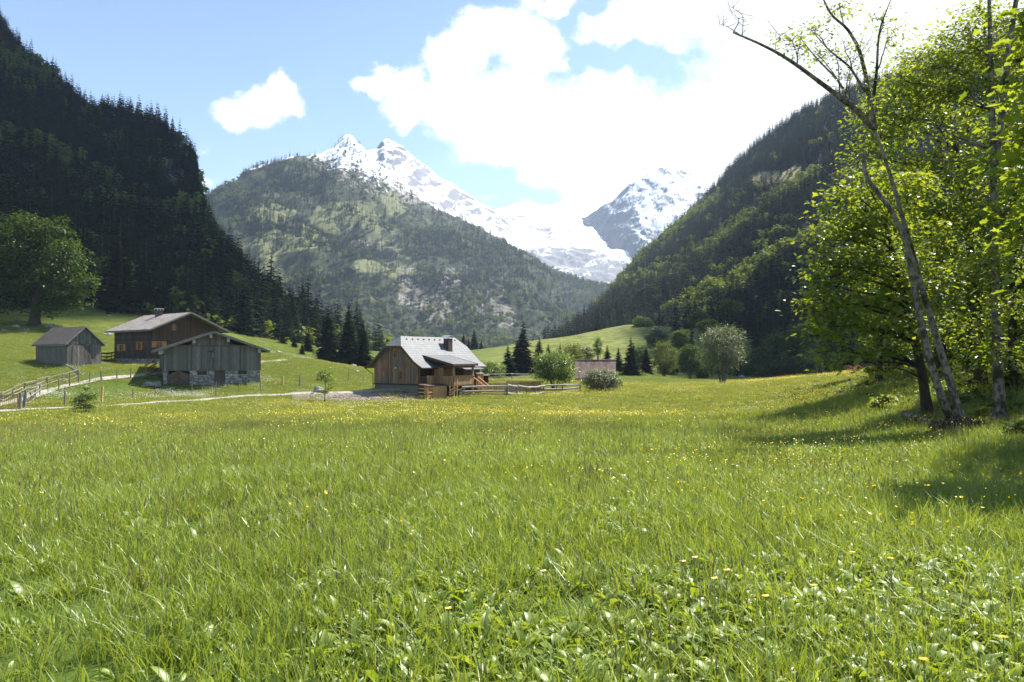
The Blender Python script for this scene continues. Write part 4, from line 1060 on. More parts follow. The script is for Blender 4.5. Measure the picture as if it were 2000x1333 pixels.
yc = inv_x(c, A_LOG, 318, (W / 2, 0), 1)
b = MB(); b.box((W / 2 - .9, yc - .35, zr - .9), (W / 2 - .2, yc + .35, zr + .42)); ch = b.build('chimney', M_BRICK, roof)
b = MB(); b.box((W / 2 - .98, yc - .43, zr + .64), (W / 2 - .12, yc + .43, zr + .70))
for sx in (-.92, -.18):
    for sy in (-.37, .37): b.beam((W / 2 + sx, yc + sy, zr + .42), (W / 2 + sx, yc + sy, zr + .64), .05, .05)
b.build('chimney_cap', M_TIN, roof)

# ---- small shed
c = B_SHED; W, D = 3.7, 6.75
shed = empty('shed', (c[0], c[1], 0), A_SHED, 'small grey board shed with a steep dark roof', 'shed')
z0, zeav, zr = zat(716, 84) - .5, zat(673, 84), zat(638, 85.5)
gt = lambda a: zr - .07 - (zr - zeav) / (W / 2 + .35) * abs(a - W / 2)
gw = Wall((0, 0, 0), (1, 0, 0), (0, -1, 0)); sw_ = Wall((0, D, 0), (0, -1, 0), (-1, 0, 0)); rw = Wall((W, 0, 0), (0, 1, 0), (1, 0, 0))
b = MB(); zm = zat(672.5, 85)
gw.boards(b, 0, W, z0, lambda a: min(gt(a), zm), d=0, var=.4); gw.boards(b, .03, W - .03, zm + .03, gt, d=.03, var=.4)
sw_.boards(b, 0, D, z0, gt(0), d=0, var=.12); rw.boards(b, 0, D, z0, gt(0), d=0); b.box((0, D, z0), (W, D + .04, zeav)); b.build('board_wall', M_WOODGREY2, shed)
b = MB(); gw.boards(b, .55, 2.55, z0, zm - .15, d=.045, var=.3); o = b.build('door', M_WOODGREY2, shed)
b = MB(); gw.box(b, 2.35, 2.42, z0 + 1.4, z0 + 1.6, .085, .11); b.build('handle', M_METAL, o)
gable_roof(shed, W, D, zr, zeav, .35, .3, .3, .07, M_SHINGLEDK, M_BARGE, .12)

# ---- chalet
c = B_CHAL; L, G = 11.0, 5.9; H2 = G / 2
chal = empty('chalet', (c[0], c[1], 0), A_CHAL, 'brown board chalet with grey half hipped tile roof and covered porch', 'house')
zl, zeav, zr, zh, zk = zat(751, 78), zat(718.5, 77.5), zat(657, 80.4), zat(676, 79.6), 1.02
def rz(off): return zr + (zk - zr) * off / 2.75 if off < 2.75 else zk + (zeav - zk) * (off - 2.75) / 1.05
gw = Wall((0, G, 0), (0, -1, 0), (-1, 0, 0)); fw = Wall((0, 0, 0), (1, 0, 0), (0, -1, 0))
ofh = 2.75 * (zr - zh) / (zr - zk)
A1, B1 = (.75, H2, zr), (10.3, H2, zr)
polys = []
for s in (-1, 1):
    y = lambda o: H2 + s * o
    polys.append([A1, B1, (11.2, y(ofh), zh), (11.2, y(2.75), zk), (-.5, y(2.75), zk), (-.5, y(ofh), zh)])
    polys.append([(-.5, y(2.75), zk), (11.2, y(2.75), zk), (11.2, y(3.8), zeav), (-.5, y(3.8), zeav)])
polys.append([A1, (-.5, H2 - ofh, zh), (-.5, H2 + ofh, zh)]); polys.append([B1, (11.2, H2 - ofh, zh), (11.2, H2 + ofh, zh)])
roof = roof_part('roof', polys, .1, M_SLATE, chal)
b = MB()
for s in (-1, 1):
    pts = [(-.53, H2 + s * ofh, zh - .12), (-.53, H2 + s * 2.75, zk - .12), (-.53, H2 + s * 3.82, zeav - .12)]
    for p, q in zip(pts[:-1], pts[1:]): b.beam(p, q, .06, .24)
b.beam((-.535, H2 - ofh, zh - .12), (-.535, H2 + ofh, zh - .12), .055, .22); b.build('barge_board', M_GABLEBROWN, roof)
b = MB(); b.beam((-.5, -.93, zeav - .08), (11.2, -.93, zeav - .1), .09, .09); b.beam((-.5, G + .93, zeav - .08), (11.2, G + .93, zeav - .1), .09, .09)
b.tube([(-.42, G + .9, zeav - .12), (-.2, G + .5, zeav - .5), (-.12, G + .1, zeav - .75), (-.12, G + .1, zl - .6)], .045, 7); b.build('gutter', M_BRICK, roof)
yc = H2 - 1.35; xc = inv_x(c, A_CHAL, 875, (0, yc), 0); zc = rz(1.35)
b = MB(); b.box((xc - .38, yc - .34, zc - .5), (xc + .38, yc + .34, zat(662, 86))); ch = b.build('chimney', M_BRICK, roof)
b = MB(); zt = zat(662, 86)
for k in range(6):
    a0, a1 = math.pi * k / 6, math.pi * (k + 1) / 6
    b.beam((xc - .5 * math.cos(a0), yc, zt + .14 + .17 * math.sin(a0)), (xc - .5 * math.cos(a1), yc, zt + .14 + .17 * math.sin(a1)), .95, .03, up=(0, 1, 0)) if False else b.hexa([(xc - .5 * math.cos(a0), yc - .46, zt + .12 + .17 * math.sin(a0)), (xc - .5 * math.cos(a1), yc - .46, zt + .12 + .17 * math.sin(a1)), (xc - .5 * math.cos(a1), yc + .46, zt + .12 + .17 * math.sin(a1)), (xc - .5 * math.cos(a0), yc + .46, zt + .12 + .17 * math.sin(a0)),
      (xc - .5 * math.cos(a0), yc - .46, zt + .15 + .17 * math.sin(a0)), (xc - .5 * math.cos(a1), yc - .46, zt + .15 + .17 * math.sin(a1)), (xc - .5 * math.cos(a1), yc + .46, zt + .15 + .17 * math.sin(a1)), (xc - .5 * math.cos(a0), yc + .46, zt + .15 + .17 * math.sin(a0))])
for sx in (-.36, .36):
    for sy in (-.32, .32): b.beam((xc + sx, yc + sy, zt), (xc + sx, yc + sy, zt + .2), .05, .05)
b.build('chimney_cap', M_TIN, roof)
b = MB()
for x in np.arange(1.2, 10, .95): b.box((x, H2 - .42, rz(.36) + .02), (x + .16, H2 - .3, rz(.36) + .1))
b.build('snow_guard', M_BRICK, roof)
gtop = lambda a: min(rz(abs(a - H2)) - .13, zh + .28)
hw = [(G - inv_x(c, A_CHAL, 769, (0, 0), 1), G - inv_x(c, A_CHAL, 775.5, (0, 0), 1), zat(699, 80), zat(685, 80)), (G - inv_x(c, A_CHAL, 780.5, (0, 0), 1), G - inv_x(c, A_CHAL, 786, (0, 0), 1), zat(742, 79.5), zat(724.5, 79.5))]
b = MB(); gw.boards(b, 0, G, zl, gtop, d=0, bw=.17, holes=hw, var=.3)
fw.boards(b, .04, L, -1.4, zeav + .28, d=-.02, bw=.17); b.box((L - .03, .05, -1.9), (L, G, zeav + .3)); b.box((.04, G - .04, -2.4), (L - .04, G, zeav + .3)); b.build('board_wall', M_CHALET, chal)
for q in hw: window(chal, gw, *q, .0, M_ORANGEDK, 1)
b = MB(); gw.box(b, hw[1][1] + .02, hw[1][1] + .30, hw[1][2], hw[1][3], .05, .08); b.build('shutter', M_CHALET, chal)
s0 = G - inv_x(c, A_CHAL, 743.5, (0, 0), 1); s1 = G - inv_x(c, A_CHAL, 755, (0, 0), 1)
b = MB(); gw.boards(b, s0, s1, zat(735.5, 81), zat(725.5, 81), d=.04, bw=.14, var=.3); b.build('shutter', M_ORANGEDK, chal)
import bmesh
def ball(name, r, mat, parent, loc, sub=2):
    bm = bmesh.new(); bmesh.ops.create_icosphere(bm, subdivisions=sub, radius=r); me = bpy.data.meshes.new(name); bm.to_mesh(me); bm.free(); me.materials.append(mat); return obj(name, me, parent, loc)
ball('wall_lamp', .085, MATS.setdefault('lamp', plain('lamp_white', (.8, .8, .78), .3, .5, 0, .02)), chal, gw.p(G - inv_x(c, A_CHAL, 774.6, (0, 0), 1), zat(718.6, 79.6), .14))
b = MB(); gw.box(b, -.02, G + .04, zl - .10, zl - .0, .02, .16, .4); b.build('drip_board', M_GABLEBROWN, chal)
b = MB(); b.box((.05, .05, -4), (L - .05, G - .05, zl - .03)); b.build('concrete_base', M_CONC, chal)
b = MB(); b.box((.1, .1, zl), (L - .1, G - .1, zeav + .1), .3); b.build('inner_wall', M_GABLEBROWN, chal)
# balcony in front, covered porch, lean-to box, far wing
zf, zp = zat(753, 78), zat(735.6, 78)
b = MB(); dk = Wall((0, -.9, 0), (1, 0, 0), (0, -1, 0)); pk = Wall((0, -2.8, 0), (1, 0, 0), (0, -1, 0)); pl = Wall((2.2, 0, 0), (0, -1, 0), (-1, 0, 0))
dk.boards(b, .25, 2.2, zf, zp, d=0, bw=.14, var=.2); b.beam((.25, -.93, zp + .03), (2.2, -.93, zp + .03), .12, .07); b.box((.25, -.9, zf - .1), (2.2, 0, zf)); b.build('balcony', M_PORCH, chal)
b = MB(); fw.box(b, .3, 2.2, zp, zeav + .1, .01, .03, .25); b.build('recess_shade_panel', M_GABLEBROWN, chal)  # thin dark panel, shade of the open balcony recess put into its tint
b = MB(); b.box((2.2, -2.8, zf - .12), (5.9, -.0, zf)); pk.boards(b, 2.25, 5.85, zf, zp, d=0, bw=.15, var=.2); b.beam((2.2, -2.84, zp + .03), (5.9, -2.84, zp + .03), .12, .07)
pl.boards(b, .9, 2.75, zf, zp, d=0, bw=.15, var=.2); b.build('porch_rail', M_PORCH, chal)
b = MB(); pl.boards(b, .3, 1.5, zf, .35, d=-.03, bw=.2, var=.15); b.box((2.4, -.35, zf), (5.7, -.3, .3), .5); b.build('porch_wall', M_PORCH, chal)
for x in (2.35, 5.75):
    b = MB(); b.beam((x, -2.72, -3.4), (x, -2.72, .52), .18, .18); b.build('porch_post', M_PORCH, chal)
zq = zat(712, 77)
pr = roof_part('porch_roof', [[(1.75, -3.1, zq), (6.1, -3.1, zq), (6.1, 1.15, zq + 1.0), (1.75, 1.15, zq + 1.0)]], .09, M_SLATE, chal)
b = MB(); b.beam((1.72, -3.13, zq - .1), (6.13, -3.13, zq - .1), .06, .22); b.beam((1.70, -3.1, zq - .1), (1.70, 1.0, zq + .84), .06, .26); b.beam((6.15, -3.1, zq - .1), (6.15, 1.0, zq + .84), .06, .26); b.build('barge_board', M_GABLEBROWN, pr)
b = MB()
for k in range(8): b.hexa([(1.78, -.4 - k * .3, .2 - .0 * k), (1.81, -.4 - k * .3, .2), (1.81, -.7 - k * .3, .2), (1.78, -.7 - k * .3, .2), (1.78, -.4 - k * .3, zq + .60 - k * .07), (1.81, -.4 - k * .3, zq + .60 - k * .07), (1.81, -.7 - k * .3, zq + .53 - k * .07), (1.78, -.7 - k * .3, zq + .53 - k * .07)]) if False else None
b.box((2.3, -2.6, zq - .3), (2.42, -.1, zq - .12)); b.box((5.7, -2.6, zq - .3), (5.82, -.1, zq - .12)); b.box((2.1, -2.82, zq - .32), (6.0, -2.66, zq - .14)); b.build('porch_beam', M_GABLEBROWN, pr)
b = MB(); b.box((2.5, -2.5, -3.4), (5.6, -.3, zf - .25), .6); b.build('under_porch_wall', M_REDDK, chal)
box_ = MB(); xw = Wall((0, -2.0, 0), (1, 0, 0), (0, -1, 0)); yl = Wall((-1.0, 0, 0), (0, -1, 0), (-1, 0, 0)); zt = zat(752.5, 77)
xw.boards(box_, -.2, 2.1, -3.4, zt - .12, d=0, bw=.16, var=.12)
for k in range(5): yl.box(box_, .9, 2.0, -3.2 + k * .36, -3.06 + k * .36, 0, .04)
for k in range(5): xw.box(box_, -1.0, -.22, -3.2 + k * .36, -3.06 + k * .36, 0, .03)
box_.box((-.2, -1.96, -3.4), (-.16, -.9, zt - .14)); box_.beam((-.98, -1.98, -3.4), (-.98, -1.98, zt - .1), .1, .1); box_.build('lean_to', M_ORANGE, chal)
b = MB(); b.hexa([(-1.1, -2.1, zt - .1), (2.2, -2.1, zt - .1), (2.2, -.8, zt + .05), (-1.1, -.8, zt + .05), (-1.1, -2.1, zt - .04), (2.2, -2.1, zt - .04), (2.2, -.8, zt + .11), (-1.1, -.8, zt + .11)]); b.build('lean_to_roof', M_BRICK, chal)
b = MB(); e = Wall((0, -1.1, 0), (1, 0, 0), (0, -1, 0)); e.boards(b, 6.4, 9.4, -2.9, .1, d=0, bw=.16, var=.12); b.box((9.36, -1.1, -2.9), (9.4, 0, .1)); b.box((6.4, -1.06, -2.9), (6.44, 0, .1)); b.build('side_wing', M_REDDK, chal)
roof_part('side_wing_roof', [[(6.2, -1.5, .12), (9.7, -1.5, .12), (9.7, .1, .55), (6.2, .1, .55)]], .08, M_SLATE, chal)
b = MB(); zs_ = -2.9
for k in range(6): b.box((6.0 + .0 * k, -2.9 - .3 * k, zf - .25 - k * .22), (6.9, -2.6 - .3 * k, zf - .2 - k * .22))
st = b.build('porch_stairs', M_ORANGEDK, chal)
b = MB()
for x in (6.02, 6.9):
    b.beam((x, -2.6, zf + .75), (x, -4.2, zf - .35), .07, .1)
    for k in range(5): b.beam((x, -2.65 - k * .36, zf - .25 - k * .25), (x, -2.65 - k * .36, zf + .72 - k * .25), .06, .06)
b.build('stair_railing', M_ORANGE, st)

# ---- orange privy beside the chalet, red-roofed barn
p = gat(932, 84)
pv_ = empty('privy', (p[0], p[1], 0), math.radians(20), 'small orange wooden hut with pale flat roof beside the chalet', 'hut')
zb_, zt = p[2] - .3, zat(729.5, 84); f = Wall((0, 0, 0), (1, 0, 0), (0, -1, 0))
b = MB(); f.boards(b, 0, .72, zb_, zt - .08, d=0, bw=.15, var=.12); b.box((0, .02, zb_), (.04, 1.1, zt - .05)); b.box((.68, .02, zb_), (.72, 1.1, zt - .05)); b.build('wall', M_ORANGE, pv_)
b = MB()
for k in range(7): b.box((.72, .2, zb_ + 1.0 + k * .16), (1.4, .24, zb_ + 1.1 + k * .16))
b.box((.72, .26, zb_), (1.38, 1.05, zt - .3), .5); b.build('slatted_store', M_REDDK, pv_)
b = MB(); b.hexa([(-.1, -.15, zt - .05), (.8, -.15, zt - .05), (.8, 1.2, zt), (-.1, 1.2, zt), (-.1, -.15, zt), (.8, -.15, zt), (.8, 1.2, zt + .05), (-.1, 1.2, zt + .05)]); b.box((.8, -.05, zt - .26), (1.5, 1.2, zt - .2)); b.build('roof', M_PURLIN, pv_)
c = B_RED; W, D = 6.2, 4.6
red = empty('barn', (c[0], c[1], 0), A_RED, 'low barn under a rusty red metal roof behind green bushes', 'barn')
zr, ze = zat(703.5, 117), zat(740, 114.5)
b = MB(); fr = Wall((0, .6, 0), (1, 0, 0), (0, -1, 0)); rt_ = Wall((W - .15, .6, 0), (0, 1, 0), (1, 0, 0)); lf_ = Wall((.15, .6 + D - .8, 0), (0, -1, 0), (-1, 0, 0))
gt = lambda a: ze + .1 + (zr - ze - .25) * (1 - abs(a - (D - .8) / 2) / ((D - .8) / 2 + .3))
fr.boards(b, .15, W - .15, -4, ze + .25); rt_.boards(b, 0, D - .8, -4, gt); lf_.boards(b, 0, D - .8, -4, gt); b.box((.2, D - .25, -4), (W - .2, D - .2, ze + .2)); b.build('board_wall', M_WOODGREY2, red)
rf = roof_part('roof', [[(0, .1, ze), (W, .1, ze), (W, D / 2 + .2, zr), (0, D / 2 + .2, zr)], [(0, D + .3, ze), (W, D + .3, ze), (W, D / 2 + .2, zr), (0, D / 2 + .2, zr)]], .06, M_RUST, red)
b = MB(); b.tube([(-.05, D / 2 + .2, zr + .02), (W + .05, D / 2 + .2, zr + .02)], .07, 8); b.build('ridge_cap', M_RUST, rf)

# ------------------------------------------------------------------ fences, gates, posts
def post_part(root, p, h, r, mat, lean=.04):
    b = MB(); q = np.array((rng.normal(0, lean), rng.normal(0, lean), 1)) * h; b.tube([p - np.array((0, 0, .3)), p + q * .5, p + q], [r, r * .95, r * .85], 7, 1 + rng.normal(0, .2)); b.build('post', mat, root)
def rail_fence(label, pts, rails, h, mat, r=.05, pr=.07, ragged=.05, spacing=2.4, round_=True, group=None, cat='fence'):
    pts = [np.array(p) for p in pts]; q = []
    for a, b in zip(pts[:-1], pts[1:]):
        m = max(1, int(round(np.linalg.norm(b[:2] - a[:2]) / spacing)))
        for k in range(m): q.append(a + (b - a) * k / m)
    q.append(pts[-1])
    for p in q: p[2] = gz(p[0], p[1])
    base = q[0].copy(); root = empty('rail_fence', base, 0, label, cat, group)
    for p in q: post_part(root, p - base, h * rng.uniform(.95, 1.15), pr, M_POST if mat is M_FENCE else mat)
    for a, b in zip(q[:-1], q[1:]):
        for k in range(rails):
            z = h * (.18 + .74 * k / max(1, rails - 1)); m = MB(); d = (b - a) / np.linalg.norm(b - a) * .18; j = lambda: np.array((rng.normal(0, .02), rng.normal(0, .02), z + rng.normal(0, ragged)))
            pa, pb = a - base - d + j(), b - base + d + j()
            sd = np.array((-d[1], d[0], 0)) * .45 * (1 if k % 2 else -1)
            if round_: m.tube([pa + sd, (pa + pb) / 2 + sd + np.array((0, 0, rng.normal(0, ragged * .5))), pb + sd], [r * 1.1, r, r * .85], 6, 1 + rng.normal(0, .22))
            else: m.beam(pa + sd, pb + sd, .035, r * 2, 1 + rng.normal(0, .18))
            m.build('rail', mat, root)
    return root
rail_fence('grey rail fence climbing from the gate past the shed', [og(-40, 792), og(2, 786), og(48, 766), og(93, 752), og(152, 739)], 3, .8, M_POST, .04, .055)
rail_fence('short four rail fence rising steeply from the metal gate', [og(47, 795), og(60, 786), og(78, 774)], 4, .85, M_POST, .04, .055, spacing=1.8)
rail_fence('orange board fence between the shed and the farmhouse', [og(197, 708), og(228, 703)], 3, 1.2, M_ORANGEDK, .09, .06, .01, 2.2, False)
rail_fence('weathered rough pole fence in front of the chalet terrace', [og(893, 777), og(906, 777), og(990, 774), og(1062, 771), og(1133, 767)], 3, 1.05, M_FENCE, .085, .07, .05, 3.4)
rail_fence('dark old rail fence behind the chalet terrace', [gat(952, 108), gat(1000, 110), gat(1046, 112)], 3, 1.1, M_FENCE, .045, .05, .02, 3)
rail_fence('dark sloping rail fence at the left end of the grey barn', [og(285, 738), og(303, 727)], 4, 1.3, M_ORANGEDK, .06, .05, .01, 2.4, False)
def slat_fence(label, a, b, h, mat):
    a, b = np.array(a), np.array(b); base = a.copy(); L_ = np.linalg.norm((b - a)[:2]); root = empty('slat_fence', base, math.atan2(b[1] - a[1], b[0] - a[0]), label, 'fence')
    dz = b[2] - a[2]; m = MB()
    n = int(L_ / .16)
    for k in range(n):
        x = k * L_ / n; z = dz * x / L_; m.box((x, -.05, z - .3), (x + .125, -.025, z + h - .06), 1 + rng.normal(0, .13))
    m.build('slats', mat, root)
    m = MB(); m.beam((-.05, -.02, h), (L_ + .05, -.02, dz + h), .14, .05); m.build('top_rail', mat, root)
    for k in range(int(L_ / 2) + 1):
        x = min(L_, k * 2.0); m = MB(); m.beam((x, .03, dz * x / L_ - .4), (x, .03, dz * x / L_ + h - .03), .1, .1); m.build('post', mat, root)
p0, p1 = gat(942, 83), gat(1012, 86); p0[2] = zat(763, 83); p1[2] = zat(762, 86)
slat_fence('orange slatted terrace fence next to the wooden hut', p0, p1, zat(748.5, 83) - p0[2], M_ORANGE)
p0, p1 = gat(990, 90), gat(1057, 93); p0[2] = zat(759, 90); p1[2] = zat(758, 93)
slat_fence('reddish slatted terrace fence beside the round maple bush', p0, p1, zat(745.5, 90) - p0[2], M_ORANGEDK)
def slanted(label, p, ang, n, L_, mat):
    root = empty('slatted_handrail', p, ang, label, 'handrail')
    for k in range(n):
        m = MB(); m.beam((0, 0, .5 + .22 * k), (L_, 0, .5 + .22 * k - L_ * 1.15 + .2), .05, .09, 1 + rng.normal(0, .1)); m.build('rail', mat, root)
    for x in (.05, L_ - .05):
        m = MB(); m.beam((x, .05, -1.3), (x, .05, 1.5 - x * 1.0), .08, .08); m.build('post', mat, root)
slanted('pale slanted handrail by the orange lean-to of the chalet', og(840, 783) + np.array((0, 0, .45)), math.radians(-5), 4, 1.1, M_ORANGE)
slanted('slanted orange handrail at the foot of the porch steps', og(894, 780) + np.array((0, 0, .5)), math.radians(175), 3, .8, M_ORANGE)
# metal gate at the picture edge
ga, gb = og(-32, 806), og(35, 801); base = ga.copy(); gt_ = empty('metal_gate', base, math.atan2(gb[1] - ga[1], gb[0] - ga[0]), 'brown barred metal gate across the gravel track', 'gate')
Lg = float(np.linalg.norm((gb - ga)[:2])); m = MB()
m.beam((0, 0, .12), (Lg, 0, .12), .05, .05); m.beam((0, 0, 1.12), (Lg, 0, 1.12), .05, .05); m.beam((.02, 0, .1), (.02, 0, 1.15), .06, .06); m.beam((Lg - .02, 0, .1), (Lg - .02, 0, 1.15), .06, .06); m.build('gate_frame', M_METAL, gt_)
for k in range(1, 17):
    m = MB(); x = Lg * k / 17; m.beam((x, 0, .14), (x, 0, 1.1), .022, .022); m.build('bar', M_METAL, gt_)
def post(name, px, py, h, r, mat, label, group=None, sq=False):
    p = og(px, py); b = MB(); q = np.array((rng.normal(0, .05), rng.normal(0, .05), h))
    if sq: b.beam((0, 0, -.3), q, r * 2, r * 2)
    else: b.tube([(0, 0, -.3), q * .5, q], [r, r * .95, r * .8], 7)
    o = b.build(name, mat, None, False, p); tag(o, label, 'post', group); return o
post('gate_post', 39, 802, 1.25, .13, M_POST, 'stout round wooden post hinging the metal gate'); post('gate_post', 48, 799, 1.4, .11, M_POST, 'second stout post between gate and four rail fence')
for i, (px, py, h, r, l) in enumerate([(94, 770, 1.2, .035, 'pale thin post by the track, nearest the gate'), (115, 763, 1.0, .06, 'dark post by the track below the shed'), (136, 757, 1.35, .07, 'tall dark post where the upper rail fence ends'), (154, 750, 1.1, .065, 'dark post just right of the fence corner'),
        (175, 748, 1.0, .06, 'post midway along the gravel track below the shed'), (198, 746, 1.0, .08, 'stubby thick post along the gravel track'), (228, 743, 1.0, .06, 'post along the track below the farmhouse corner'), (255, 739, 1.0, .06, 'last track post before the barn')]):
    post('fence_post', px, py, h, r, M_POST, l, 'posts along the gravel track')
for i, (px, py, h, r, l) in enumerate([(126, 792, 1.1, .075, 'grey wooden post in grass beside the leafy shrub'), (259, 781, .9, .05, 'thin post in grass below the track, alone'), (303, 776, .9, .045, 'thin wire post below the left barn corner'), (336, 772, .75, .04, 'short wire post below the wide barn door'),
        (375, 771, 1.1, .045, 'wire post below the first barn window'), (422, 776, 1.5, .045, 'tall wire post below the narrow barn door'), (466, 767, 1.1, .045, 'wire post below the second barn window'), (509, 765, 1.3, .05, 'wire post below the right barn corner'),
        (621, 747, 1.2, .05, 'dark wire post up the slope behind the young sapling'), (681, 745, 1.5, .05, 'dark wire post midway between sapling and chalet'), (710, 746, 1.3, .025, 'very thin wire post nearest the chalet')]):
    post('fence_post', px, py, h, r, M_POST, l, 'wire fence posts below the barn')
post('marker_stake', 198, 786, 1.3, .07, M_ORANGE, 'fresh orange stake right of the leafy shrub', None, True); post('marker_stake', 552, 755, 1.05, .08, M_ORANGE, 'fresh orange stake in flowers right of the barn', None, True)
post('wooden_post', 586, 754, 1.0, .12, M_FENCE, 'thick leaning grey post between orange stake and sapling')
for i in range(3):   # loose poles leaning in front of the shed
    p = og(128 + 5 * i, 736); b = MB(); b.tube([(0, 0, 1.25 - .15 * i), (1.6, .1, -.15)], [.05, .045], 6); o = b.build('loose_pole', M_FENCE, None, False, p)
    tag(o, ['topmost grey pole leaning before the shed front', 'middle grey pole leaning before the shed front', 'lowest grey pole leaning before the shed front'][i], 'pole', 'loose poles by the shed')

# ------------------------------------------------------------------ boulders
def boulder(px, py, r, label, seed, flat=.6, d=None, group='boulders on the slopes'):
    r *= .62
    p = og(px, py) if d is None else gat(px, d); bm = bmesh.new(); bmesh.ops.create_icosphere(bm, subdivisions=3, radius=1.0)
    for v in bm.verts:
        q = v.co.copy(); n_ = 1 + .35 * noise.noise(q * 1.3 + Vector((seed, 0, 0))) + .15 * noise.noise(q * 3 + Vector((0, seed, 0))); v.co = Vector((q.x * r * n_ * 1.2, q.y * r * n_, q.z * r * n_ * flat))
    me = bpy.data.meshes.new('boulder'); bm.to_mesh(me); bm.free(); me.materials.append(M_ROCK)
    o = obj('boulder', me, None, p + np.array((0, 0, r * flat * .3))); o.rotation_euler[2] = seed; tag(o, label, 'boulder', group)
for i, a in enumerate([(32, 641, .7, 'pale boulder on grass at the foot of the big sycamore, outermost'), (52, 645, .55, 'white boulder right in front of the sycamore trunk'), (8, 648, .6, 'grey boulder at the picture edge below the sycamore'), (28, 600, .9, 'large grey boulder uphill behind the sycamore'),
        (96, 640, .8, 'boulder just right of the sycamore trunk'), (112, 643, .9, 'brownish boulder between sycamore and shed roof'), (212, 655, .8, 'pale rock beside the left eave of the farmhouse'), (213, 619, .6, 'small rock on the pasture above the farmhouse'), (190, 592, .9, 'rock at the forest edge above the shed'),
        (643, 706, 1.3, 'big pale boulder at the foot of the three spruces'), (690, 716, .7, 'small rock right of the three spruces'), (697, 728, .5, 'low pale rock in grass near the chalet eave'), (520, 687, .8, 'rock on the crest right of the barn eave'), (545, 690, .7, 'second rock on the crest right of the barn')]):
    boulder(a[0], a[1], a[2], a[3], i * 1.7)
boulder(622, 768, .75, 'upright grey stone on the track verge by the sapling', 3.3, 1.1, None, None); boulder(610, 772, .4, 'small dark stone beside the upright grey stone', 5.1, .7, None, None)
boulder(1449, 738, .8, 'single white boulder at the far meadow edge by the willow', 8.8, .7, None, None)
boulder(305, 757, .8, 'dark boulder against the left corner of the barn base', 2.1, .8, None, None); boulder(290, 757, .7, 'dark boulder left of the barn corner in grass', 6.1, .7, None, None)
for i, (px, py, l) in enumerate([(1197, 757, 'rough heap of split logs at the right of the round bush')]):
    p = og(px, py); root = empty('log_pile', p, .3, l, 'log pile')
    for k in range(9):
        b = MB(); x = -.5 + .25 * (k % 4); z = .12 + .2 * (k // 4); b.tube([(x, -.6, z), (x + rng.normal(0, .05), .6, z)], .11, 7, rng.uniform(.6, 1.4)); b.build('log', M_POST, root)
# stones on the bare bank
RUB = []; M_RUB = plain('rubble_stone', (.29, .24, .195), .9, .1, 0, .5, 1.5)
for s in range(3):
    bm = bmesh.new(); bmesh.ops.create_icosphere(bm, subdivisions=1, radius=1.0)
    for v in bm.verts: v.co *= 1 + .4 * noise.noise(v.co * 1.5 + Vector((s * 5, 0, 0)))
    me = bpy.data.meshes.new('rubble_stone'); bm.to_mesh(me); bm.free(); me.materials.append(M_RUB); RUB.append(hidden('rubble_source', me))
n = 5000; px = rng.uniform(570, 845, n); py = rng.normal(776, 5, n); dd = 1.0
pp = np.array([og(a, b) for a, b in zip(px[:3600], py[:3600])]); k = (pp[:, 1] > 60) & (pp[:, 1] < 88) & clear_of(pp[:, 0], pp[:, 1])
scatter('rubble', 'stony rubble bank below the road end', pp[k], rng.random(k.sum()) * 6, rng.uniform(.03, .15, k.sum()), rng.integers(0, 3, k.sum()), RUB)
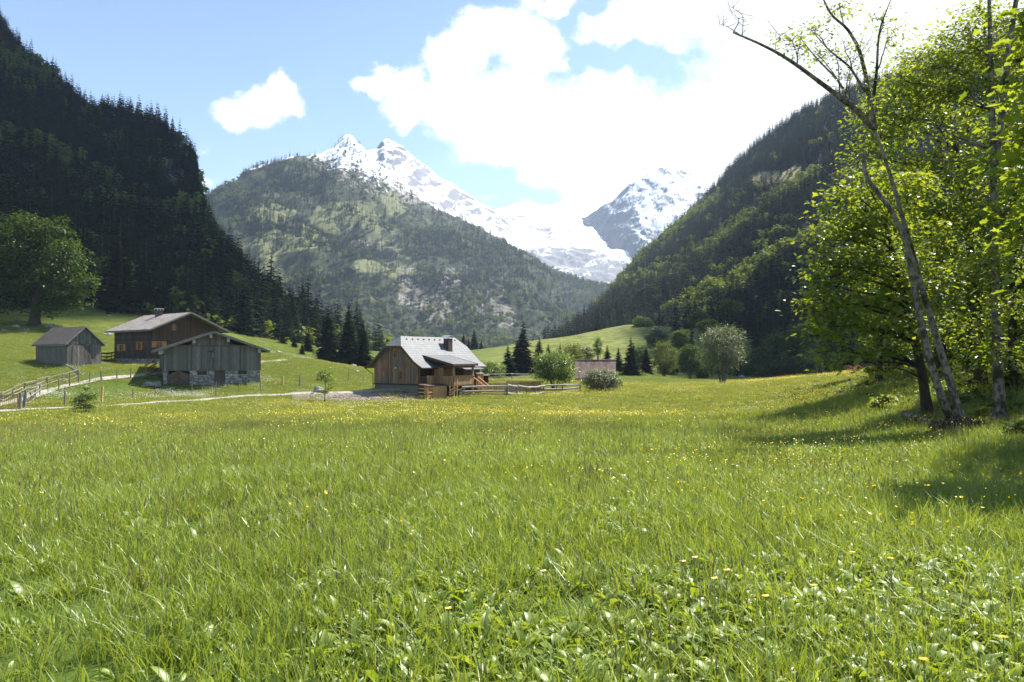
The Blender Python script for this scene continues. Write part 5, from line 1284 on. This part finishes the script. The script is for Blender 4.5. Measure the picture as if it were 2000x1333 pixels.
# ------------------------------------------------------------------ individually grown trees and bushes
def curve(p, q, n, sag, r, jit=.06):
    p, q = np.array(p, float), np.array(q, float); t = np.linspace(0, 1, n)[:, None]; L_ = np.linalg.norm(q - p)
    c = p + (q - p) * t + np.array((0, 0, 1.0)) * (sag * L_ * 4 * t * (1 - t)) * .5
    j = r.normal(0, jit * L_ * .5, (n, 3)); j[0] = j[-1] = 0; j[1:-1] = (j[:-2] + j[1:-1] + j[2:]) / 3
    return c + j
def pxp(pts):   # (px, py, d) rows -> world
    a = np.array(pts, float); return P(a[:, 0], a[:, 1], a[:, 2])
def grow(name, label, cat, base, trunk, tr, blobs, ntw, lpt, lsize, lmat, bmat, kind='maple', group=None, seed=0, extra=(), spread=.34, flat=.45, shell=.5, nlimb=None, stems=1, twig_r=.012, up=.9, limb=1.0, twigs=0):
    """trunk: world polyline; blobs: list of (centre, radii); extra: explicit limbs (polyline, r0, r1)"""
    r = np.random.default_rng(seed); base = np.array(base, float); root = empty(name, base, 0, label, cat, group)
    W = MB(); trunk = np.array(trunk, float); tt = np.linspace(0, 1, len(trunk))
    fine = np.stack([np.interp(np.linspace(0, 1, 16), tt, trunk[:, k]) for k in range(3)], -1)
    for _ in range(2): fine[1:-1] = (fine[:-2] + 2 * fine[1:-1] + fine[2:]) / 4
    W.tube(fine - base, tr * (1 - .72 * np.linspace(0, 1, 16)) * (1 + .6 * np.exp(-np.linspace(0, 1, 16) * 22)), 9)
    lim = [fine]; 
    for pl, r0, r1 in extra:
        pl = np.array(pl); m = max(6, len(pl) * 3); t0 = np.linspace(0, 1, len(pl)); f2 = np.stack([np.interp(np.linspace(0, 1, m), t0, pl[:, k]) for k in range(3)], -1)
        f2[1:-1] = (f2[:-2] + 2 * f2[1:-1] + f2[2:]) / 4
        W.tube(f2 - base, np.linspace(r0, r1, m), 7); lim.append(f2)
        for q_ in range(twigs):
            k = r.integers(2, m); e_ = f2[k] + r.normal(0, .32, 3) + np.array((0, 0, .22)); W.tube(curve(f2[k], e_, 5, .05, r, .12) - base, [.008, .007, .005, .004, .003], 4)
            W.tube(curve(f2[k] + (e_ - f2[k]) * .5, e_ + r.normal(0, .2, 3), 4, .05, r, .1) - base, [.005, .004, .003, .002], 3)
    BC = [np.array(b[0], float) for b in blobs]; BR = [np.array(b[1], float) for b in blobs]
    for c_ in BC:     # a limb to every foliage mass
        allp = np.concatenate(lim[:1 + len(extra)]); below = allp[allp[:, 2] < c_[2] - .05 * abs(c_[2] - base[2])]
        if not len(below): below = allp[:2]
        k = np.argmin(np.linalg.norm((below - c_) * np.array((1, 1, .6)), axis=1)); l_ = curve(below[k], c_, 9, .12, r)
        d_ = np.linalg.norm(c_ - below[k]); W.tube(l_ - base, np.linspace(max(.018, min(tr * .40, .012 + d_ * .010)) * limb, twig_r, 9), 6); lim.append(l_)
    allp = np.concatenate(lim); wts = np.array([b[0] * b[1] * b[2] for b in BR]) ** .7; wts /= wts.sum()
    ends, outs = [], []
    for i in range(ntw):
        k = r.choice(len(BC), p=wts); d_ = r.normal(size=3); d_ /= np.linalg.norm(d_); d_[2] = abs(d_[2]) * .9 - .25 if r.random() < .6 else d_[2]; e = BC[k] + BR[k] * d_ * (shell + (1.06 - shell) * r.random())
        ends.append(e); outs.append(d_); j = np.argmin(((allp - e) ** 2).sum(1) + 3 * np.maximum(0, allp[:, 2] - e[2]))
        W.tube(curve(allp[j], e, 5, .1, r, .1) - base, np.linspace(twig_r, twig_r * .35, 5), 4)
    ends, outs = np.array(ends), np.array(outs); N = ntw * lpt; idx = np.repeat(np.arange(ntw), lpt)
    off = r.normal(size=(N, 3)) * np.array((spread, spread, spread * flat)); pos = ends[idx] + off - base
    nr = np.array((0, 0, up)) + r.normal(0, .42, (N, 3)) + outs[idx] * .35; dr = off * 1.2 + outs[idx] * .3 + r.normal(0, .25, (N, 3)) + np.array((0, 0, -.18))
    sz = lsize * r.uniform(.55, 1.3, N)
    W.build('trunk', bmat, root, True)
    obj('crown', leaf_mesh('crown', pos, nr, dr, sz, kind, lmat, r), root)
    return root
def blobs_px(L_, d, asp=1.0):
    out_ = []
    for q in L_:
        px, py, rx, ry = q[:4]; dd = d + (q[4] if len(q) > 4 else 0); s = dd / F
        out_.append((P(px, py, dd), (rx * s, (rx + ry) / 2 * s * asp, ry * s)))
    return out_

# --- big sycamore on the shaded pasture
b0 = og(67, 636); d = float(b0[1])
grow('sycamore_tree', 'huge round sycamore standing alone among boulders on the shaded pasture', 'tree', b0, [b0 - (0, 0, .3), P(69, 610, d), P(72, 585, d), P(74, 540, d), P(70, 470, d)], .85,
     blobs_px([(75,470,62,50),(25,480,60,52),(120,505,48,46),(65,530,80,50),(-10,540,60,55),(140,552,44,42),(95,570,62,36),(20,575,50,30),(150,588,34,26),(-60,520,70,70),(45,440,45,26,1),(100,448,40,28),(110,606,44,16),(-30,600,40,22),(170,560,18,20),(60,500,90,70,4)], d), 620, 34, .36, M_SYC, M_BARKDK, 'clump', None, 5, spread=.62, flat=.5, shell=.7, twig_r=.04)

# --- spruces standing free in the valley
FIRHI = [conifer_mesh('spruce_crown', M_SPRUCE, 30, 15, .20, 40 + s, spray=5, droop=.38, base=.03) for s in range(3)]
def lone_spruce(px, ptop, d, wid, label, group=None, nm='spruce_tree', crown=None, sink=0):
    p = gat(px, d); top = P(px, ptop, d)[2]; h = top - p[2]
    e = empty(nm, p - np.array((0, 0, .1)), random.random() * 6, label, 'tree', group); e.scale = (h * wid * 1.3, h * wid * 1.3, h)
    obj('crown', crown or FIRHI[random.randrange(3)], e); obj('trunk', FIR_TRUNK, e); return e
for a in [(640,592,134,1.0,'tall spruce, left one of three dark spruces beside the chalet'), (681,588,136,.95,'tallest pointed spruce, middle one of three beside the chalet'), (709,622,130,.95,'shorter spruce, right one of three beside the chalet'),
          (602,640,150,1.1,'medium spruce left of the three dark spruces'), (575,650,155,1.1,'medium spruce at the end of the shaded forest edge, behind the crest'), (552,640,160,1.2,'spruce at the tip of the shaded forest'), (590,668,140,1.2,'small bushy spruce left below the three dark spruces'), (622,690,132,1.2,'low young spruce at the left foot of the three'),
          (1022,624,140,1.15,'tall dark spruce rising behind the terrace fence, right of the chalet'), (992,671,132,1.3,'shorter dark spruce left of the tall one behind the terrace'), (1010,660,146,1.2,'spruce hidden between the tall one and the shorter one'), (1053,654,150,1.1,'brownish spruce close right of the tall dark spruce'),
          (1071,668,142,1.15,'pointed small spruce above the round maple bush'), (1094,668,158,1.0,'slim pale spruce up the knoll behind the round bush'), (1121,666,165,.9,'slender spruce top behind the pale bushes of the knoll'), (1186,671,135,1.2,'small symmetrical spruce behind the red roofed barn'),
          (1232,656,140,1.15,'dark spruce right of the red roofed barn'), (1208,676,146,1.1,'small spruce between the red barn and the dark spruce'), (1262,672,150,1.1,'spruce among the broadleaf trees below the knoll'), (210,602,140,1.5,'young spruce on the pasture above the farmhouse roof')]:
    lone_spruce(a[0], a[1], a[2], a[3], a[4])
for a in [(740,655,300,1,'far dark spruce behind the chalet roof left of its chimney'), (905,648,300,1,'first dark spruce behind the right roof end'), (915,658,310,1,'second dark spruce behind the right roof end'), (926,640,305,1,'tallest far spruce behind the right roof end'), (940,662,300,1,'fourth far spruce at the foot of the knoll'), (800,652,305,1,'far spruce tip showing over the roof ridge')]:
    lone_spruce(*a, group='far spruces behind the chalet')

# --- bushes and small broadleaf trees in the valley
def bush(name, label, px, py, rx, ry, d, ntw, lpt, ls, mat, kind='ovate', cat='bush', seed=1, stem=.09, nb=12, stems=4, base_y=None, spread=None, shell=.6, bark=M_BARKDK):
    r = np.random.default_rng(seed); s = d / F; base = gat(px, d); L_ = [(px, py, rx * .72, ry * .74), (px - rx * .35, py + ry * .45, rx * .5, ry * .42), (px + rx * .35, py + ry * .45, rx * .5, ry * .42)]
    for k in range(nb):
        a = 6.28 * (k + r.random() * .7) / nb; q = r.uniform(.56, .74); L_.append((px + rx * q * math.cos(a), py + ry * q * math.sin(a), rx * r.uniform(.26, .42), ry * r.uniform(.26, .4), r.uniform(-.6, .6) * rx * s))
    bl = blobs_px(L_, d); c_ = P(px, py, d); ntw = int(ntw * 1.5)
    ex = []
    for k in range(stems):
        a = r.random() * 6.28; t = c_ + np.array((math.cos(a) * rx * s * .5, math.sin(a) * rx * s * .5, ry * s * r.uniform(-.1, .5))); st = base + np.array((math.cos(a), math.sin(a), 0)) * .12 * stem / .09
        ex.append(([st - (0, 0, .2), st + (t - st) * .45 + (0, 0, .1), t], stem * .7, stem * .25))
    return grow(name, label, cat, base, [base - (0, 0, .2), base + (c_ - base) * .5, c_], stem, bl, ntw, lpt, ls, mat, bark, kind, None, seed, ex, spread or (rx + ry) * .5 * s * .13, .6, shell, twig_r=.014)
bush('maple_bush', 'round bright green maple bush above the rough pole fence', 1082, 718, 43, 35, 95, 260, 22, .23, M_BUSH, seed=21)
bush('willow_bush', 'dense rounded pale willow bush before the red roofed barn', 1172, 742, 38, 24, 90, 230, 22, .17, M_WILLOW, 'ovate', seed=22)
bush('willow_tree', 'many stemmed grey green willow standing alone in the meadow', 1411, 680, 42, 52, 106, 330, 24, .21, M_WILLOW, 'ovate', 'tree', 23, .13, 12, 8, spread=.55, bark=M_BARK)
bush('hazel_bush', 'dark green bush between chalet wing and the free spruces', 960, 724, 27, 20, 125, 140, 20, .24, M_BUSH, seed=24)
bush('broadleaf_tree', 'pale rounded broadleaf tree on the knoll behind the maple bush', 1118, 694, 26, 24, 150, 150, 20, .30, M_DECID, 'ovate', 'tree', 25)
bush('broadleaf_tree', 'second pale broadleaf tree, partly over the red barn ridge', 1142, 696, 18, 20, 152, 110, 20, .30, M_WILLOW, 'ovate', 'tree', 26)
bush('larch_tree', 'thin feathery larch above the red barn roof', 1169, 676, 10, 20, 150, 80, 20, .22, M_BUSH, 'ovate', 'tree', 27)
bush('ash_tree', 'small rounded tree on top of the knoll against dark forest', 1256, 635, 18, 17, 255, 130, 20, .45, M_BUSH, 'clump', 'tree', 28)
bush('broadleaf_tree', 'light green tree at the right end of the knoll', 1282, 660, 20, 22, 200, 130, 20, .38, M_WILLOW, 'clump', 'tree', 29)
bush('broadleaf_tree', 'twiggy tree with thin trunks between dark spruce and alder', 1297, 697, 26, 34, 150, 150, 20, .30, M_DECID, 'ovate', 'tree', 30, .1, 9, 5)
bush('alder_tree', 'rounded dark green alder left of the lone willow', 1348, 702, 24, 30, 145, 160, 22, .30, M_MAPLEDK, 'ovate', 'tree', 31)
bush('hazel_bush', 'low bush at the meadow edge below the twiggy tree', 1235, 738, 30, 12, 142, 120, 18, .26, M_MAPLEDK, 'ovate', 'bush', 32)
bush('hazel_bush', 'low dark bush right of the log heap and willow bush', 1205, 748, 13, 12, 100, 70, 18, .18, M_BUSH, 'ovate', 'bush', 33)
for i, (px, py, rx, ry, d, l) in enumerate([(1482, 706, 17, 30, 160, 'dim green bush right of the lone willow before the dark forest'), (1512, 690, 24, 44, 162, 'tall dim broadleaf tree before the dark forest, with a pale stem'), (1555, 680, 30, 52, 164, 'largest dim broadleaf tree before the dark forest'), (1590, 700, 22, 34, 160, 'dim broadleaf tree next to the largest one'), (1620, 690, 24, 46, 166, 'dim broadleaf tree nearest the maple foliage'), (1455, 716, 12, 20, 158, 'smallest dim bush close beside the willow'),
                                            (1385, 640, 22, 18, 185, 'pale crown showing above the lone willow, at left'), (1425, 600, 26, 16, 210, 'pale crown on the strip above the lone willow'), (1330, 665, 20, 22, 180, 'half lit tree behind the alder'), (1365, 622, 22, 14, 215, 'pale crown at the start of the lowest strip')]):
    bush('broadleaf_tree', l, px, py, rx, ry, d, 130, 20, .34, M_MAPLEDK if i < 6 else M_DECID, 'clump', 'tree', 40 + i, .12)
for i in range(26):
    px = random.uniform(1240, 1660); d = random.uniform(152, 172); hh = random.uniform(9, 34); hh = hh if px > 1440 or px < 1330 else hh * .6; g = gat(px, d); gy = float(proj(g)[1])
    if abs(px - 1411) < 30: continue
    bush('broadleaf_tree', 'dim leafy tree in the mixed belt along the far meadow edge', px, gy - hh, random.uniform(13, 24), hh, d, 70, 18, .36, [M_MAPLEDK, M_DECID, M_MAPLEDK][i % 3], 'clump', 'tree', 140 + i, .1, 6, 3)['group'] = 'mixed belt of trees at the far meadow edge'
for i in range(12):
    px = random.uniform(1230, 1670); lone_spruce(px, 735 - random.uniform(45, 95), random.uniform(158, 176), .9, 'dark spruce in the mixed belt along the far meadow edge', 'spruces of the belt at the far meadow edge')
b0 = og(634, 786); d = float(b0[1])
grow('young_tree', 'thin young tree with pale leaves at the road verge', 'tree', b0, [b0 - (0, 0, .2), P(635, 760, d), P(636, 725, d)], .05, blobs_px([(637,730,20,11),(628,740,12,9),(648,744,13,8),(640,756,10,6),(630,768,10,8)], d), 70, 12, .20, M_BUSH, M_BARKDK, 'ovate', None, 61, spread=.14, shell=.3)
b0 = og(168, 809); d = float(b0[1])
grow('leafy_shrub', 'leafy shrub with reddish tips beside the gravel road', 'bush', b0, [b0 - (0, 0, .2), P(168, 790, d), P(166, 762, d)], .04, blobs_px([(166,758,9,12),(165,775,16,14),(178,778,14,14),(152,785,14,12),(168,796,26,11),(188,768,7,9)], d), 150, 14, .13, M_BUSH, M_BARKDK, 'ovate', None, 62, spread=.12, shell=.3)

# --- wood edge beside the camera
tw = 20.0
TA = pxp([(1884,848,20),(1872,800,20),(1852,735,20),(1826,650,20.1),(1800,560,20.2),(1772,460,20.3),(1748,370,20.4),(1722,290,20.5),(1708,250,20.5)])
mainl = pxp([(1708,252,20.5),(1672,215,20.3),(1640,190,20),(1600,160,19.8),(1560,130,19.6),(1520,104,19.4),(1480,84,19.2),(1432,64,19.0)])
ups = pxp([(1710,252,20.5),(1700,205,20.5),(1692,150,20.6),(1678,95,20.7),(1655,55,20.8),(1622,30,20.9),(1600,-20,21)])
up2 = pxp([(1702,215,20.5),(1712,150,20.3),(1716,60,20.2),(1740,0,20.1)])
side = pxp([(1690,180,20.5),(1660,130,20.6),(1620,100,20.7),(1585,60,20.8)])
side2 = pxp([(1700,240,20.5),(1660,205,20.9),(1640,160,21.2),(1590,110,21.5),(1560,70,21.7)])
stem2 = pxp([(1868,844,19.8),(1843,790,19.8),(1815,700,19.7),(1794,610,19.7),(1782,540,19.7),(1772,495,19.7)])
dead = pxp([(1790,545,19.7),(1776,490,19.6),(1742,410,19.5),(1715,378,19.5),(1694,350,19.5),(1686,320,19.5),(1692,296,19.5)])
tips = [(pxp([(1432,64,19),(1445,40,19),(1430,25,19)]), .014, .004), (pxp([(1445,68,19.05),(1420,52,19),(1405,48,19)]), .012, .004), (pxp([(1450,72,19.1),(1452,30,19),(1425,12,19)]), .012, .004), (pxp([(1515,102,19.4),(1516,62,19.3)]), .012, .004), (pxp([(1558,130,19.6),(1555,100,19.6)]), .012, .004),
        (pxp([(1640,190,20),(1638,130,20),(1630,100,20)]), .02, .005), (pxp([(1650,196,20),(1656,150,20),(1668,110,20)]), .02, .005), (pxp([(1700,330,20.3),(1660,340,20),(1630,330,19.8)]), .016, .004)]
b0 = np.array((TA[0][0], TA[0][1], float(gz(TA[0][0], TA[0][1]))))
grow('leaning_tree', 'leaning twin stemmed grey tree with a long bare branch over the meadow', 'tree', b0, TA, .115,
     blobs_px([(1640,14,70,22,1),(1590,60,45,26,1),(1545,78,42,18),(1650,95,45,30,.5),(1725,40,30,34),(1660,150,42,24,.6),(1560,95,34,18),(1735,75,25,25),(1610,248,14,8),(1600,110,30,24,1.2),(1712,200,24,22)], 20.0), 120, 11, .105, M_MAPLE, M_BARK, 'ovate', None, 71,
     [(mainl, .085, .022), (ups, .075, .02), (up2, .05, .012), (side, .04, .012), (side2, .05, .012), (stem2, .105, .07), (dead, .075, .045)] + tips, spread=.18, flat=.7, shell=.2, twig_r=.010, twigs=5)
def gb(px, d): return gat(px, d)
b0 = gb(1812, 25.5)
grow('maple_tree', 'leafy maple behind the leaning tree, hanging low over the meadow', 'tree', b0, [b0 - (0, 0, .2), P(1800, 720, 25.3), P(1780, 640, 25), P(1755, 540, 24.6), P(1730, 440, 24.4)], .17,
     blobs_px([(1640,640,52,46),(1612,590,42,50),(1700,600,70,60,.8),(1625,520,48,44),(1690,530,70,56,.5),(1660,450,56,46),(1640,395,40,26),(1720,430,62,52),(1668,690,50,22),(1760,660,58,46),(1740,360,52,40),(1600,640,26,26),(1610,470,24,22),(1720,690,50,22,.6),(1790,560,60,70,1),(1600,545,20,22),(1582,520,14,12),(1590,610,14,12),(1578,655,12,10),(1596,690,16,10),(1612,430,16,12),(1640,365,20,12),(1690,345,26,16),(1588,565,12,10),(1650,712,26,10),(1700,725,30,10)], 24.0), 430, 18, .145, M_MAPLE, M_BARKDK, 'maple', None, 72, spread=.30, flat=.4, shell=.55)
b0 = gb(1916, 30)
grow('maple_tree', 'tall maple filling the wood edge above the leaning trunk', 'tree', b0, [b0 - (0, 0, .2), P(1912, 640, 30), P(1895, 480, 30), P(1870, 330, 30), P(1850, 200, 30)], .22,
     blobs_px([(1775,320,52,44),(1840,330,62,50),(1760,255,46,36),(1830,250,62,46),(1890,230,60,50),(1900,340,70,60),(1840,420,62,56),(1770,400,46,46),(1900,450,70,62),(1835,510,56,56),(1960,380,60,60),(1960,520,60,70),(1880,560,60,56),(1725,310,26,26),(1800,190,46,26),(1940,260,50,46),(1830,600,50,40),(1930,640,60,46)], 28.5), 430, 18, .155, M_MAPLE, M_BARKDK, 'maple', None, 73, spread=.36, flat=.42, shell=.55)
TD = pxp([(1953,828,21.5),(1950,740,21.5),(1944,600,21.5),(1920,430,21.8),(1938,200,22),(1934,90,22),(1931,-40,22)])
b0 = np.array((TD[0][0], TD[0][1], float(gz(TD[0][0], TD[0][1]))))
TD[3] = P(1941, 430, 21.8)
grow('ash_tree', 'straight grey trunk with torn bark at the right, bare top crossing the sky', 'tree', b0, TD, .15,
     blobs_px([(1860,130,50,30),(1905,100,34,30),(1810,130,34,22),(1890,180,60,36),(1960,170,40,36),(1975,60,20,30),(1990,240,40,40),(1850,75,24,18),(1760,150,30,20),(1970,320,40,50),(1700,225,34,24,1),(1745,190,40,30,1),(1790,165,40,34,1),(1835,180,50,36,1),(1720,270,40,28,1),(1780,235,50,36,1),(1690,310,30,28,1),(1930,120,40,36,1),(1850,90,36,26,1),(1800,110,30,20,1),(1960,420,40,36,-1.6),(1925,520,40,34,-1.6),(1975,600,36,34,-1.6),(1915,330,40,34,-1.2),(1890,640,34,26,-1.4),(1955,690,30,22,-1.4),(1990,500,30,40,-1.5),(1965,45,36,30),(1885,60,28,22),(1915,20,24,22),(1990,120,30,36),(1770,120,26,18,1)], 22.5), 860, 18, .13, M_MAPLE, M_BARK, 'ovate', None, 74, [(pxp([(1942,330,21.9),(1960,200,21.8),(1972,80,21.7),(1988,-20,21.6)]), .10, .06)], spread=.30, flat=.6, shell=.3, limb=.5)
b0 = gb(2112, 12.2)
grow('maple_tree', 'near maple reaching large bright leaves in from the right edge', 'tree', b0, [b0 - (0, 0, .2), P(2110, 600, 12.2), P(2100, 300, 12.3), P(2090, 0, 12.4), P(2090, -300, 12.4)], .20,
     blobs_px([(2005,60,26,34),(2010,150,24,22),(2005,260,30,30),(2020,340,34,40),(2030,450,34,44),(2050,200,50,60),(2080,60,70,80),(2120,-60,70,60),(2200,0,110,120),(2180,260,90,120),(1998,555,16,18),(2010,400,18,20)], 12.2), 230, 16, .16, M_MAPLE, M_BARKDK, 'maple', None, 75, spread=.27, flat=.45, shell=.5)
for i, (px, d, lean, tp, bl, l) in enumerate([(2260, 16.5, 20, -100, [(2230,150,130,150),(2220,-60,120,110),(2290,300,120,140)], 'maple just outside the right picture edge'),
        (1975, 27, 10, 60, [(1990,430,60,70),(1985,560,60,60),(1930,700,50,36),(2010,300,50,60),(2040,640,60,80)], 'slender dark stemmed maple behind the torn ash trunk'),
        (1898, 36, -8, 200, [(1880,640,60,44),(1850,700,46,26),(1920,560,70,60),(1950,740,46,22)], 'dark stemmed tree deep in the wood, left of the ash trunk'),
        (1832, 44, 6, 260, [(1830,660,46,36),(1800,700,36,24),(1860,610,50,44),(1870,720,40,20)], 'thin stemmed tree deep in the wood behind the leaning trunk'),
        (2035, 33, -10, 100, [(2020,520,80,80),(2010,690,60,50),(2060,380,80,80)], 'dark tree deep in the wood at the picture edge'),
        (1938, 46, -4, 300, [(1930,690,50,40),(1960,620,50,50),(1990,700,40,36)], 'dark stem between ash trunk and leaning trunk')]):
    b0 = gb(px, d)
    grow('maple_tree' if i < 2 else 'broadleaf_tree', l, 'tree', b0, [b0 - (0, 0, .2), P(px + lean * .4, 500, d), P(px + lean, tp, d)], .15 if i != 2 else .22, blobs_px(bl, d), 190, 22, .18, M_MAPLE if i < 2 else M_MAPLEDK, M_BARKDK, 'maple' if i < 2 else 'ovate', None, 80 + i, spread=.4, flat=.5, shell=.5)
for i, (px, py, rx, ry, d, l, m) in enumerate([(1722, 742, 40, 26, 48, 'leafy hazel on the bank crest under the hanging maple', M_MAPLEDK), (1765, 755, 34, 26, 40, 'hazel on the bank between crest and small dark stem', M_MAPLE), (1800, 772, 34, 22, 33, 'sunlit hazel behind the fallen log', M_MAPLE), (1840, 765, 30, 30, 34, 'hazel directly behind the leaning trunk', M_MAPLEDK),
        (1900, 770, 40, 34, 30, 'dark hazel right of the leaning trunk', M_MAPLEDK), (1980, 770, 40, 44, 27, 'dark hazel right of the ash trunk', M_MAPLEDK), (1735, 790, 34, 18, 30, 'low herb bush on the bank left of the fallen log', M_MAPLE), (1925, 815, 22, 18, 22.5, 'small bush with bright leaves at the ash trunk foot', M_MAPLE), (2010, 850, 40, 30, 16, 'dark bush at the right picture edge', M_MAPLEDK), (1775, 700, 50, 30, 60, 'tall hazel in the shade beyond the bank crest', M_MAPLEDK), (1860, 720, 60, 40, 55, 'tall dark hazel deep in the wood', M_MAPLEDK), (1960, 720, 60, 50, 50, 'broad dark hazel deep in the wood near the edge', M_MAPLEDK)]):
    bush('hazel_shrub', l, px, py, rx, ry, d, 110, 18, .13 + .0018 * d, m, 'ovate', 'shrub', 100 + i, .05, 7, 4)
# root mound under the leaning tree, fallen log, dead bush
lg = pxp([(1766,800,26),(1790,812,24.5),(1814,826,23)]); lg[:, 2] = gz(lg[:, 0], lg[:, 1]) + .16
b = MB(); b.tube(lg - lg[0], [.12, .10, .07], 8); b.tube([lg[1] - lg[0], lg[1] - lg[0] + np.array((.2, .1, .5))], [.04, .015], 5); o = b.build('fallen_log', M_BARK, None, True, lg[0]); tag(o, 'pale fallen log lying in herbs on the wooded bank', 'log')
b0 = gat(1872, 19.6); bm = bmesh.new(); bmesh.ops.create_icosphere(bm, subdivisions=4, radius=1.0)
for v in bm.verts:
    q = v.co.copy(); n_ = 1 + .5 * noise.fractal(q * 2.2, .8, 2, 4); v.co = Vector((q.x * .62 * n_, q.y * .5 * n_, q.z * .36 * n_))
me = bpy.data.meshes.new('root_mound'); bm.to_mesh(me); bm.free(); me.materials.append(M_BARKDK); o = obj('root_mound', me, None, b0 + np.array((-.1, -.15, .08))); tag(o, 'dark knotted root mound at the foot of the leaning tree', 'roots')
b0 = gat(1676, 54)
grow('dead_bush', 'small withered bush with pinkish dead twigs on the bank', 'bush', b0, [b0 - (0, 0, .2), P(1676, 742, 54), P(1669, 722, 54)], .035, blobs_px([(1668,722,12,6),(1660,718,8,5),(1678,720,8,6)], 54), 46, 7, .14, M_DEAD, M_BARKDK, 'narrow', None, 91, spread=.14, shell=.2)

# the wood goes on to the right of the picture: the trees that shade the bank
_src = [o for o in bpy.data.objects if o.get('category') == 'tree' and o.name.startswith('maple_tree')]
for i, (x, y, rot) in enumerate([(18.8, 25, 1.7), (24.5, 33, .6), (30, 40, 2.0), (20.5, 24.5, 3.3), (34, 50, 4.4), (26.5, 27.5, 5.2), (41, 57, 1.1), (31.5, 33, 3.9), (46, 66, .2)]):
    t = copy_tree(_src[1 if i % 2 else 0]); t.location = (x, y, float(gz(x, y)) - .2); t.rotation_euler[2] = rot; t.scale = (1.15, 1.15, 1.25)
    tag(t, 'leafy maple of the wood beyond the right picture edge', 'tree', 'maples beyond the wood edge')

for i, (x, y, rot, l) in enumerate([(20, 42, 2.2, 'maple deep in the wood directly behind the hanging maple'), (24, 49, .9, 'maple in the second rank of the wood behind the hanging maple'), (28.5, 58, 4.1, 'maple far back in the wood on the bank'), (20.5, 36.5, 5.5, 'maple in the wood between the dark stems')]):
    t = copy_tree(_src[1]); t.location = (x, y, float(gz(x, y)) - .2); t.rotation_euler[2] = rot; t.scale = (.95, .95, .95); t['label'] = l
    if 'group' in t: del t['group']

t = copy_tree(_src[0]); t.location = (14.8, 17, float(gz(14.8, 17)) - .2); t.rotation_euler[2] = 2.6; t.scale = (.7, .7, 1.15)
tag(t, 'leafy maple of the wood beyond the right picture edge', 'tree', 'maples beyond the wood edge')
